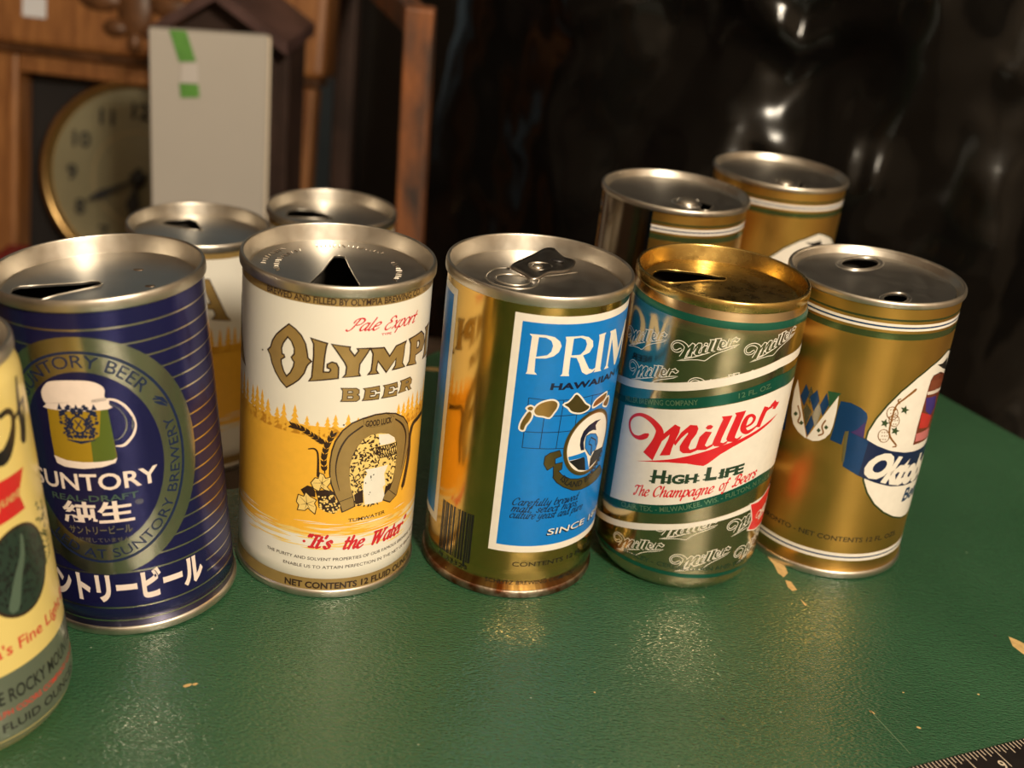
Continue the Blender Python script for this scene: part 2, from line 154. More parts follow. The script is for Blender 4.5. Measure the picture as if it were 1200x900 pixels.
# measured outlines of the printed designs (mm round the wall, mm up) and of the lid openings
TR = {"O":[[-10.57,105.35],[-8.33,104.28],[-6.24,102.48],[-4.68,99.83],[-4.06,96.98],[-3.72,94.87],[-2.56,93.87],[-3.54,92.72],[-4.02,91.81],[-4.81,89.2],[-6.46,86.65],[-8.57,84.61],[-10.78,82.82],[-12.9,84.45],[-15.15,87.1],[-16.74,89.92],[-17.63,92.65],[-18.71,93.94],[-17.52,95.27],[-16.8,97.84],[-15.27,100.48],[-12.92,103.03]],"Oh":[[-10.94,101.4],[-9.21,99.95],[-8.09,97.51],[-8.01,95.36],[-9.01,94.03],[-8.6,93.31],[-7.92,92.65],[-8.23,90.66],[-9.25,88.21],[-10.89,86.24],[-12.24,87.97],[-13.22,90.45],[-13.46,92.3],[-12.12,93.5],[-12.32,93.99],[-13.09,94.05],[-13.41,96.41],[-12.76,98.49]],"L":[[-2.31,101.96],[2.49,100.85],[2.24,99.91],[1.85,96.2],[1.6,90.33],[3.83,90.37],[4.53,91.25],[4.4,92.06],[3.35,92.42],[3.35,93.35],[4.65,94.15],[5.89,93.79],[6.6,92.45],[6.64,90.53],[6.62,88.77],[2.69,88.07],[-2.44,86.86],[-1.67,88.09],[-1.47,91.96],[-1.29,96.35],[-1.45,100.37]],"Y":[[4.6,100.65],[10.04,99.86],[9.93,99.04],[11.97,96.29],[13.61,98.67],[13.07,99.24],[16.8,99.03],[16.23,97.94],[13.63,93.76],[13.45,90.46],[13.86,89.61],[8.74,89.09],[9.54,89.92],[9.75,92.78],[9.07,94.42],[6.16,98.69]],"M":[[17.77,98.88],[22.23,98.55],[24.78,94.78],[27.48,98.24],[31.63,98.82],[31.14,97.73],[30.99,94.15],[30.55,91.18],[31.66,89.74],[27.0,90.0],[27.77,91.05],[27.84,94.11],[23.88,89.78],[20.23,94.62],[19.73,92.04],[19.66,90.67],[20.39,89.72],[17.42,89.79],[18.27,90.85],[18.52,93.86],[18.58,97.15]],"P":[[33.95,99.18],[41.24,99.65],[43.94,97.56],[45.11,94.55],[43.29,92.38],[39.57,92.3],[38.0,92.28],[37.81,90.07],[38.85,88.56],[33.8,89.67],[34.77,90.78],[34.97,94.11],[34.82,97.53]],"Ph":[[38.29,97.27],[40.13,97.22],[41.0,95.5],[40.18,94.08],[38.45,94.11]],"B":[[8.3,84.76],[13.1,84.65],[14.07,84.02],[14.13,82.9],[13.33,82.39],[14.3,81.65],[14.36,80.63],[13.46,80.02],[8.37,80.12],[8.74,80.85],[8.84,83.93]],"Bh1":[[10.19,84.03],[12.01,83.98],[12.24,83.46],[12.07,82.97],[10.24,82.91]],"Bh2":[[10.18,82.13],[12.11,82.07],[12.45,81.49],[12.17,80.94],[10.14,80.95]],"E":[[15.82,84.43],[21.43,84.51],[21.67,82.77],[20.86,82.8],[20.41,83.55],[18.19,83.54],[18.13,82.65],[19.63,82.55],[19.68,81.86],[18.12,81.92],[17.98,80.81],[20.32,80.74],[20.72,81.52],[21.53,81.5],[21.41,79.87],[15.76,80.11],[16.19,80.85],[16.55,83.8]],"E2":[[23.26,84.45],[28.85,84.28],[29.22,82.58],[28.31,82.59],[27.77,83.42],[25.61,83.49],[25.43,82.57],[26.98,82.48],[27.04,81.78],[25.42,81.89],[25.21,80.62],[27.69,80.47],[28.29,81.28],[29.13,81.23],[29.01,79.48],[22.99,79.96],[23.53,80.71],[23.91,83.75]],"R":[[30.86,84.29],[35.75,84.18],[36.83,82.94],[36.79,81.8],[35.65,81.33],[36.28,79.95],[37.11,79.36],[35.42,79.56],[34.53,81.13],[33.49,81.47],[33.23,80.11],[33.93,79.71],[30.16,80.07],[30.82,80.86],[31.3,83.59]],"Rh":[[33.44,83.39],[34.79,83.35],[35.06,82.51],[33.37,82.55]],"shoe":[[9.74,40.31],[8.2,43.58],[6.63,47.85],[5.89,52.08],[5.8,56.28],[6.27,60.99],[7.24,64.63],[9.53,68.74],[12.58,71.43],[16.01,72.81],[20.63,73.66],[24.91,73.37],[29.16,72.08],[33.5,69.28],[36.27,65.62],[37.5,61.4],[37.83,56.95],[37.1,52.38],[35.57,47.55],[34.08,43.21],[32.73,38.22],[29.77,36.6],[26.46,38.58],[26.64,40.17],[28.35,41.8],[29.29,42.03],[30.61,45.66],[31.18,50.36],[31.4,55.14],[30.92,60.12],[29.67,62.92],[26.71,65.23],[23.23,66.42],[19.59,66.32],[16.72,64.85],[14.7,62.49],[13.23,59.24],[12.41,55.11],[12.35,50.88],[13.22,46.0],[14.44,41.01],[14.81,38.51],[10.85,36.72]],"glen":[[14.35,42.64],[13.22,46.0],[12.49,50.87],[12.57,55.62],[13.46,59.22],[14.94,62.47],[16.95,64.97],[19.6,66.22],[23.25,66.26],[26.71,65.12],[29.68,62.81],[30.78,60.17],[31.4,55.14],[31.18,50.36],[30.31,45.22],[28.35,41.8],[26.62,40.46],[25.92,37.92],[20.94,37.38],[15.29,38.72]],"sky":[[22.47,65.91],[26.72,65.01],[29.49,62.82],[30.17,61.01],[26.75,61.0],[23.16,61.41]],"bridge":[[21.49,60.89],[30.69,60.47],[31.28,55.72],[22.87,56.36]],"fall":[[18.17,52.81],[27.44,52.59],[26.69,50.78],[25.91,49.39],[26.87,44.75],[25.75,44.01],[26.8,40.4],[25.92,37.92],[18.8,38.4],[17.8,44.84],[17.9,49.12],[19.04,51.06]],"plate":[[16.25,72.78],[16.65,70.89],[19.14,69.4],[23.57,69.25],[27.82,69.72],[28.46,71.51],[24.91,73.37],[20.63,73.66]],"rim1":[[16.16,70.23,0.64],[11.45,66.62,0.64],[8.74,61.54,0.64],[7.66,55.27,0.45],[8.14,49.99,0.36],[9.37,45.17,0.18]],"rim2":[[29.34,70.11,0.55],[33.44,66.4,0.73],[35.85,60.99,0.64],[35.33,53.11,0.36],[34.32,48.06,0.18]],"foot1":[[9.58,40.75,0.27],[14.03,42.41,0.27]],"foot2":[[28.52,42.02,0.27],[32.35,38.38,0.27]],"wheat1":[[-7.85,68.73,0.36],[-4.06,68.03,0.36],[0.66,65.45,0.36],[3.91,63.35,0.36]],"wheat2":[[6.0,67.17,0.36],[4.18,62.44,0.36],[3.49,57.19,0.36],[4.03,51.98,0.36]],"wheat2b":[[-1.93,60.96,0.45],[0.14,61.26,0.64],[1.37,59.08,0.64],[1.7,50.72,0.91]],"wheat3":[[49.77,64.53,0.27],[41.24,64.12,0.36],[38.84,59.77,0.36],[38.89,52.69,0.36],[37.94,45.98,0.36],[36.18,38.98,0.36]],"leaf1":[[-0.5,47.8],[0.82,49.83],[1.97,49.69],[2.35,51.85],[3.51,51.42],[4.26,49.88],[6.06,50.5],[5.92,48.37],[4.85,46.72],[6.06,45.17],[4.21,45.62],[3.02,46.6],[2.16,44.92],[0.51,45.8]],"leaf2":[[-4.82,42.2],[-2.87,41.79],[-2.22,43.52],[-0.75,42.15],[1.39,41.08],[0.75,39.66],[1.51,38.12],[1.14,35.63],[-0.32,36.81],[-1.3,37.74],[-2.44,36.46],[-4.86,36.25],[-4.44,38.24],[-5.36,39.39]],"hops":[[1.79,42.74],[3.84,43.45],[7.51,43.58],[8.56,40.88],[9.51,40.31],[9.64,37.6],[7.86,35.73],[5.05,36.49],[2.43,38.21]],"dk1":[[-4.17,44.49],[-1.86,46.52],[-0.21,46.24],[1.02,44.53],[1.12,42.13],[-0.76,42.41],[-2.9,42.59]],"dk2":[[14.56,43.16],[17.65,44.86],[18.23,39.33],[15.26,39.16]],"dk3":[[26.96,43.63],[30.05,44.5],[28.35,41.8],[26.62,40.46]],"dk4":[[1.01,44.8],[6.04,45.7],[8.43,43.58],[6.18,42.49],[1.81,42.2]],"pP":[[-1.39,107.25],[4.23,107.32],[7.24,106.78],[9.31,105.24],[10.11,103.46],[9.44,101.28],[7.76,99.66],[5.26,98.76],[1.62,98.46],[1.83,93.46],[2.87,92.47],[-1.1,92.37],[-0.66,93.36],[-0.45,106.32]],"pPh":[[1.9,106.4],[4.34,106.42],[6.31,105.36],[7.08,103.61],[6.79,101.42],[5.49,99.97],[1.73,99.07]],"pR":[[11.11,106.93],[17.44,106.93],[20.2,106.14],[22.25,104.44],[22.71,102.36],[21.43,100.15],[18.82,99.43],[20.35,96.88],[22.26,93.92],[23.87,93.21],[25.72,93.85],[25.65,93.38],[24.06,92.15],[21.44,91.73],[19.4,92.94],[17.76,96.4],[16.34,98.77],[13.94,99.15],[14.06,93.09],[14.41,92.05],[11.0,92.22],[11.68,93.01],[11.56,105.62]],"pRh":[[14.25,106.11],[16.9,106.31],[18.99,105.3],[19.85,103.59],[19.39,101.45],[17.67,99.84],[14.17,99.86]],"pI":[[24.84,106.28],[28.36,106.47],[27.91,105.37],[28.07,92.48],[28.84,91.67],[24.7,92.02],[25.25,92.72],[25.26,104.91]],"pM":[[30.77,106.18],[34.32,106.16],[34.62,104.65],[38.67,96.57],[44.48,100.96],[48.73,104.64],[48.72,101.11],[48.75,89.8],[43.89,91.08],[44.79,97.91],[39.03,92.48],[37.65,91.49],[32.5,102.6],[32.29,92.16],[32.86,91.37],[30.48,91.85],[31.43,92.83],[31.47,104.71]],"is1":[[3.48,78.72],[4.54,80.86],[6.72,82.25],[9.51,82.8],[11.35,81.73],[11.34,79.92],[10.34,78.14],[9.11,76.34],[6.9,76.83],[4.51,77.14]],"is2":[[0.99,79.36],[2.05,80.25],[3.06,79.57],[2.24,78.61]],"is3":[[1.81,78.31],[2.78,77.11],[2.22,74.72],[1.04,72.77],[0.55,70.87],[-0.66,71.24],[-0.46,73.62],[0.63,76.36]],"is4":[[14.19,81.04],[15.66,81.68],[17.04,83.08],[18.45,84.55],[20.75,82.54],[22.97,80.03],[25.16,78.5],[24.06,77.44],[21.07,77.0],[17.51,78.09],[15.92,79.84]],"is5":[[27.33,77.95],[28.01,79.88],[30.88,80.9],[34.9,81.19],[34.01,79.1],[30.67,78.32]],"is6":[[33.69,76.81],[34.73,78.32],[36.67,78.96],[37.78,77.48],[36.69,75.48]],"gr0":[[1.0,83.37,0.33],[13.45,82.8,0.33],[26.02,82.75,0.33],[37.65,81.27,0.33]],"gr1":[[6.93,76.58,0.33],[12.75,76.73,0.33],[19.71,76.45,0.33],[33.06,75.69,0.33]],"gr2":[[0.85,70.23,0.33],[7.21,70.3,0.33],[13.36,70.28,0.33],[18.97,70.24,0.33]],"gr3":[[0.86,63.89,0.33],[7.02,63.84,0.33],[13.22,63.65,0.33],[16.13,63.45,0.33]],"gr4":[[1.0,83.37,0.33],[1.15,80.04,0.33]],"gr5":[[0.85,70.23,0.33],[0.86,63.89,0.33]],"gr6":[[7.26,75.8,0.33],[7.21,70.3,0.33],[7.12,63.84,0.33]],"gr7":[[13.72,82.63,0.33],[13.52,76.68,0.33],[13.36,70.28,0.33],[13.22,63.65,0.33]],"gr8":[[19.71,76.45,0.33],[19.8,71.16,0.33]],"gr9":[[26.06,82.58,0.33],[26.18,76.66,0.33]],"emb":[[39.12,70.47],[39.96,64.91],[37.39,59.36],[33.96,54.62],[29.41,51.83],[25.24,50.92],[21.11,52.8],[18.24,56.37],[16.59,60.96],[16.4,65.29],[17.99,69.33],[20.82,73.09],[25.49,74.99],[31.54,74.69]],"crest":[[33.33,71.19],[29.79,71.66],[26.29,70.79],[23.97,68.96],[23.06,66.23],[23.15,63.51],[24.07,61.12],[25.77,60.94],[24.83,64.18],[25.36,66.74],[26.85,67.95],[29.01,68.13],[31.17,67.44],[30.25,69.63],[31.25,70.66]],"head":[[25.71,66.65],[27.74,67.05],[31.09,66.0],[32.95,63.83],[33.58,61.41],[32.83,58.93],[30.74,58.58],[30.26,57.09],[28.85,58.1],[25.96,61.7],[25.57,64.52]],"face1":[[27.76,63.36,0.48],[28.47,65.32,0.57],[31.78,63.15,0.48],[32.37,60.75,0.48]],"face2":[[27.88,62.78,0.48],[29.64,61.69,0.48],[29.99,58.28,0.67]],"cape1":[[19.16,57.84],[25.98,57.99],[26.7,57.12],[28.03,51.85],[24.18,53.15]],"cape1b":[[18.6,59.68],[26.27,60.09],[27.77,57.9],[30.28,51.53],[28.06,51.73],[26.12,57.95],[19.12,58.07]],"cape2":[[31.99,58.69],[38.6,57.73],[37.75,54.75],[31.69,52.7],[30.15,52.14],[30.09,56.04]],"rib":[[14.95,54.67],[17.17,52.28],[20.94,50.07],[24.9,49.07],[29.27,48.81],[34.49,49.09],[38.91,49.73],[43.7,44.88],[36.99,44.34],[31.99,44.15],[27.2,44.17],[23.0,45.02],[18.43,47.43],[15.35,49.79],[13.56,52.09]],"rib2":[[9.59,60.73],[11.16,62.01],[14.63,62.82],[15.57,60.56],[13.23,59.72],[13.59,56.99],[11.01,55.28],[9.46,57.77]],"rib3":[[13.19,57.29],[16.39,57.74],[16.51,55.01],[14.99,54.39],[13.65,52.62]],"m1":[[-21.85,64.29,0.56],[-23.12,62.92,2.01],[-25.69,61.02,1.68],[-28.83,60.7,1.12],[-31.05,62.33,1.06],[-31.75,65.19,1.06],[-30.08,68.14,1.12],[-26.81,70.15,1.34],[-23.15,70.35,2.01],[-19.88,69.18,2.57],[-17.73,67.18,3.13],[-17.73,64.35,3.35],[-18.69,60.82,3.58],[-20.67,55.41,4.7]],"m2":[[-16.71,65.67],[-12.38,71.68],[-10.29,71.18],[-10.37,68.98],[-11.29,65.28],[-11.93,62.25],[-12.25,58.99],[-16.03,57.56],[-14.79,61.63],[-13.89,65.09],[-13.65,67.17],[-15.94,63.75],[-16.83,62.79]],"m3":[[-11.68,64.22],[-9.66,69.18],[-6.95,72.97],[-4.52,73.31],[-3.87,72.08],[-4.2,69.85],[-5.61,66.75],[-6.12,63.82],[-5.43,63.03],[-3.76,64.0],[-1.65,66.25],[-2.09,63.99],[-5.04,61.73],[-7.73,61.1],[-8.99,61.85],[-9.29,63.65],[-8.35,66.41],[-7.14,69.21],[-7.35,69.78],[-9.29,66.97],[-10.96,63.37]],"m4":[[-2.93,68.84],[-1.17,71.43],[1.14,71.49],[0.17,68.51],[-0.47,65.8],[0.29,65.28],[2.4,66.89],[2.32,65.82],[0.13,64.01],[-2.45,63.49],[-3.51,64.18],[-3.26,65.98]],"m4d":[[-1.41,72.81],[-0.79,73.95],[0.26,74.28],[1.17,73.78],[0.65,72.66],[-0.6,72.25]],"m5":[[3.58,78.0],[7.43,78.67],[6.39,74.47],[5.16,69.46],[4.94,67.58],[6.02,67.32],[7.8,68.61],[7.31,67.23],[5.13,65.9],[2.88,65.81],[2.04,66.73],[2.37,68.64],[3.58,74.31],[4.22,76.94]],"m6":[[8.17,79.66],[12.44,80.54],[11.36,76.29],[10.18,70.76],[10.07,69.52],[11.11,69.17],[12.89,70.5],[12.37,69.1],[10.05,67.77],[7.76,67.92],[6.87,68.91],[7.1,70.78],[8.35,76.35],[8.89,78.68]],"m7":[[12.9,73.43,0.78],[15.84,74.83,1.01],[16.77,76.95,1.34],[15.37,78.34,1.23],[13.56,77.7,1.68],[12.69,74.99,2.24],[12.84,72.81,2.35],[14.6,71.54,1.68],[16.76,72.36,1.12],[18.98,73.96,0.56]],"m8":[[21.51,80.95,2.24],[20.16,76.56,2.24],[19.3,72.98,2.01]],"m8b":[[20.49,76.19,0.56],[21.97,79.32,0.89],[24.97,80.53,1.23]],"m8c":[[23.54,80.98],[25.88,82.79],[27.16,81.54],[28.85,81.39],[28.43,80.26],[26.94,78.8],[25.11,79.26],[25.57,80.08]],"mu":[[-25.27,51.42],[-18.22,54.61],[-10.89,57.82],[-5.66,60.46],[-0.04,63.36],[6.17,66.51],[12.88,69.07],[19.02,71.77],[24.68,74.38],[29.76,76.26],[25.81,73.65],[20.01,70.79],[14.37,68.13],[9.88,65.65],[5.74,62.6],[1.93,58.54],[0.45,57.35],[-5.68,57.28],[-12.33,55.97],[-19.35,53.64]],"w1t":[[-38.88,79.91],[-27.51,83.33],[-14.69,87.72],[-3.87,91.42],[6.79,94.87],[18.88,98.37],[28.8,100.18]],"w1b":[[-37.93,77.16],[-26.93,80.62],[-14.13,84.57],[-3.28,88.07],[7.42,91.62],[19.78,94.97],[28.8,96.46]],"g2t":[[-36.61,73.02],[-21.66,78.97],[-9.92,82.88],[0.78,86.2],[11.92,89.53],[23.67,92.65],[30.24,92.92]],"g2b":[[-35.89,70.66],[-20.96,75.26],[-9.23,78.87],[1.51,82.13],[12.87,85.08],[25.36,87.27],[32.75,87.37]],"g3t":[[-36.14,29.84],[-22.8,34.18],[-14.18,36.93],[-5.03,40.12],[4.46,44.15],[16.47,48.49],[26.89,51.0],[35.4,50.88]],"g3b":[[-35.34,27.1],[-22.17,30.79],[-13.57,33.32],[-4.42,36.45],[5.14,40.41],[17.48,44.1],[28.53,46.21],[37.11,46.02]],"w2t":[[-37.84,20.77],[-26.16,24.4],[-12.88,29.16],[-1.4,32.46],[10.13,35.85],[24.24,38.88],[34.83,39.62]],"w2b":[[-38.82,17.78],[-25.65,21.84],[-12.44,26.54],[-4.77,29.05],[2.7,31.6],[12.17,34.34],[24.99,36.35],[35.33,36.6]],"g4t":[[-25.8,10.22],[-15.24,9.88],[-6.24,9.88],[2.37,10.05],[11.35,10.4],[21.89,10.74],[32.46,8.97]],"labl":[[-37.35,69.47],[-37.04,57.38],[-36.58,45.77],[-36.65,33.63]],"labr":[[34.29,89.32],[38.18,76.37],[43.73,61.16],[43.71,49.91]],"red":[[24.92,38.68],[31.87,37.61],[43.68,36.3],[43.59,26.95],[43.66,20.35],[31.75,25.26],[26.56,26.98],[28.15,30.64]],"lgA":[[-19.08,100.47],[4.22,108.32]],"lgB":[[6.99,103.91],[29.34,110.77]],"lgC":[[-40.74,98.05],[-21.66,104.21]],"lgD":[[-38.2,85.57],[-14.92,92.2]],"lgE":[[-10.49,89.36],[6.69,95.52]],"lgF":[[-30.38,15.54],[-8.35,21.13]],"lgG":[[-5.15,15.59],[18.57,21.16]],"lgH":[[-10.22,27.22],[10.34,33.28]],"lgI":[[15.0,30.83],[29.77,34.18]],"lgJ":[[21.49,17.03],[42.16,15.31]],"mref":[[-32.41,63.59],[28.85,81.39]],"egg":[[40.07,95.51],[29.91,95.95],[21.95,93.06],[15.79,89.26],[9.94,84.0],[5.65,78.28],[2.47,72.34],[0.56,66.81],[0.41,60.39],[1.52,52.51],[3.25,45.56],[5.73,40.54],[9.85,35.27],[15.19,31.02],[21.19,27.63],[27.68,25.24]],"ban":[[-7.2,66.05],[-6.2,50.85],[0.58,47.58],[7.61,44.93],[15.49,42.51],[23.71,41.21],[33.62,39.47],[40.03,38.16],[37.05,53.88],[24.11,56.37],[18.35,57.18],[11.24,58.79],[4.9,61.19],[-0.12,63.79]],"fold":[[-12.08,77.53],[-8.37,77.69],[-4.41,76.38],[-1.78,74.46],[-1.1,72.65],[-1.18,68.81],[-0.89,63.7],[-6.75,65.72],[-8.23,65.61],[-8.4,59.73],[-12.97,60.67],[-12.56,66.41],[-12.46,73.7]],"fold2":[[-1.61,70.88],[-1.19,67.95],[-0.89,63.7],[-6.35,65.59],[-4.03,67.1]],"strip":[[-8.23,65.61],[-6.83,66.13],[-6.1,52.82],[-7.01,52.63]],"shL":[[-31.06,79.83],[-31.73,75.04],[-31.47,68.66],[-30.67,64.66],[-29.0,61.47],[-26.18,59.35],[-22.69,58.07],[-22.05,58.19]],"shR":[[-13.21,79.4],[-22.05,58.19],[-19.25,58.02],[-16.97,58.94],[-14.93,60.71],[-13.49,63.33],[-13.0,66.71],[-12.85,72.74]],"dm0":[[-26.77,79.71],[-24.7,76.71],[-25.89,70.66],[-28.33,73.94]],"dm1":[[-21.73,79.13],[-20.04,75.08],[-21.47,69.85],[-24.15,75.23]],"dm2":[[-17.84,79.23],[-16.14,74.71],[-17.64,69.31],[-19.52,73.56]],"dm3":[[-22.02,68.34],[-20.2,64.72],[-21.95,59.16],[-23.43,62.58]],"dg0":[[-24.79,71.97],[-22.27,69.54],[-23.6,63.38],[-25.96,68.91]],"dg1":[[-20.07,74.22],[-18.38,70.98],[-19.48,63.25],[-21.9,68.82]],"dg2":[[-24.48,79.78],[-22.9,76.57],[-23.76,72.39],[-25.45,75.99]],"grn":[[-17.63,80.14],[-12.51,80.64],[-13.21,79.4],[-15.9,73.52],[-16.7,77.5]],"vine":[[16.07,84.47,1.22],[11.68,81.05,0.87],[8.92,78.29,0.7],[8.39,72.5,0.7],[8.59,67.61,0.7],[9.8,64.62,0.7],[13.3,60.9,0.61],[11.82,60.54,0.52]],"vine2":[[10.15,79.21,0.52],[9.11,80.68,0.52],[10.16,81.12,0.44]],"hop0":[[10.47,75.05],[10.48,73.66],[9.84,72.67],[8.72,72.34],[7.45,72.72],[6.37,73.73],[5.75,75.11],[5.74,76.48],[6.34,77.5],[7.4,77.88],[8.66,77.5],[9.79,76.46]],"hop1":[[11.89,71.85],[11.91,70.56],[11.29,69.66],[10.22,69.38],[9.01,69.77],[7.97,70.73],[7.38,72.02],[7.37,73.3],[7.94,74.24],[8.95,74.56],[10.16,74.18],[11.24,73.18]],"hop2":[[9.08,65.44],[9.1,64.03],[8.46,63.01],[7.37,62.65],[6.12,63.03],[5.06,64.03],[4.45,65.42],[4.44,66.82],[5.03,67.87],[6.08,68.27],[7.32,67.9],[8.42,66.86]],"lf0":[[15.35,76.09],[14.06,75.72],[14.32,74.36],[13.05,75.5],[11.72,75.29],[12.17,76.39],[11.13,77.6],[12.6,77.19],[13.29,78.14],[13.77,76.77]],"lf1":[[7.8,70.95],[6.73,70.44],[6.93,69.1],[5.87,70.11],[4.72,69.76],[5.12,70.92],[4.22,72.03],[5.5,71.76],[6.09,72.79],[6.49,71.46]],"lf2":[[13.19,67.34],[11.97,66.92],[12.21,65.55],[11.01,66.67],[9.74,66.42],[10.17,67.56],[9.17,68.75],[10.59,68.37],[11.24,69.36],[11.7,67.98]],"sp0":[[-28.48,69.62,0.61],[-26.63,66.46,0.61],[-27.01,63.3,0.61],[-25.12,63.12,0.61]],"sp1":[[-16.15,68.0,0.61],[-16.97,65.27,0.61],[-15.99,62.63,0.61],[-17.52,61.11,0.61]],"sl0":[[-29.73,65.59],[-29.01,67.0],[-27.74,66.47],[-28.56,65.11]],"sl1":[[-26.31,63.11],[-25.64,64.49],[-24.45,63.9],[-25.22,62.58]],"sl2":[[-16.11,65.06],[-15.55,66.33],[-14.5,65.58],[-15.16,64.39]],"sl3":[[-18.71,62.87],[-18.13,64.17],[-17.07,63.45],[-17.74,62.22]],"pic":[[23.86,86.96],[24.9,88.85],[30.94,88.93],[40.09,85.15],[40.08,80.29],[40.07,75.12],[40.08,66.85],[37.96,58.13],[22.69,59.48],[22.54,67.95],[23.19,78.67],[23.41,82.57]],"pic_top":[[24.35,86.85],[40.09,84.17],[40.08,79.41],[24.13,82.98]],"pic_wht":[[23.53,82.27],[40.08,80.29],[40.09,78.53],[23.89,80.89]],"pic_blu":[[23.66,79.7],[32.97,78.19],[35.06,72.25],[31.65,69.97],[25.75,73.48]],"pic_red":[[22.98,73.59],[33.79,69.22],[32.25,64.51],[23.97,66.45]],"pic_pnk":[[23.02,64.36],[34.62,63.63],[37.15,58.77],[23.51,60.74]],"flag":[[25.87,93.18],[30.31,92.58],[36.03,93.5],[40.08,86.9],[31.85,90.18]],"cas":[[23.86,86.96,0.31],[24.9,88.85,0.31],[29.61,88.98,0.31],[33.58,87.38,0.31],[30.9,86.81,0.25]],"foam":[[-10.75,89.57],[-10.31,91.13],[-8.8,93.05],[-6.8,94.37],[-1.74,95.1],[3.98,95.1],[7.19,94.32],[9.19,92.9],[9.8,91.37],[9.47,89.3],[10.6,88.11],[10.42,86.65],[9.72,84.9],[-9.62,84.75],[-9.6,86.16],[-10.52,87.49]],"beer":[[-9.46,84.86],[9.84,85.01],[10.32,75.47],[10.66,67.96],[9.26,66.94],[6.19,66.55],[1.18,66.46],[-4.04,66.83],[-9.66,67.81],[-9.79,74.91]],"beerg":[[3.4,74.24],[3.15,66.68],[6.2,66.64],[9.27,67.02],[10.51,67.98],[10.32,75.47],[9.89,84.79],[7.81,85.0],[6.26,75.85]],"base":[[-9.82,68.22],[-9.12,65.55],[-6.55,64.62],[-0.32,64.29],[5.98,64.88],[9.9,66.06],[10.68,67.82],[9.28,67.11],[5.46,66.77],[0.02,66.66],[-5.71,67.09]],"hnd":[[10.45,88.34,0.72],[12.56,87.64,0.8],[14.9,85.55,0.88],[16.74,82.19,0.8],[17.58,78.98,0.56],[17.12,76.46,0.8],[15.78,74.13,0.88],[13.24,71.88,0.96],[10.81,71.91,0.4]],"hnd2":[[10.96,86.58,0.24],[13.29,84.54,0.28],[14.62,81.74,0.32],[14.89,78.66,0.36],[13.72,75.83,0.36],[12.04,74.36,0.28],[10.51,74.05,0.28]],"hnd3":[[16.83,81.31,0.28],[16.76,79.16,0.28],[16.32,77.07,0.28]],"crc":[[-5.73,86.7],[7.23,73.17]],"co1":[[44.54,104.91,0.89],[47.66,104.94,0.89],[49.73,103.12,0.89],[49.38,99.8,1.14],[47.04,96.06,1.65],[43.95,93.4,2.16],[41.61,93.17,2.16]],"co2":[[56.01,111.26,0.63],[54.94,106.9,0.89],[54.24,102.34,1.14],[54.43,98.01,1.4],[53.86,94.01,1.9]],"co3":[[49.78,101.0,0.63],[54.67,102.84,0.63],[58.75,103.72,0.76],[56.99,99.59,0.89],[55.19,94.77,0.89]],"cred":[[40.15,86.85],[50.2,85.84],[47.28,74.63],[37.49,74.58]]}
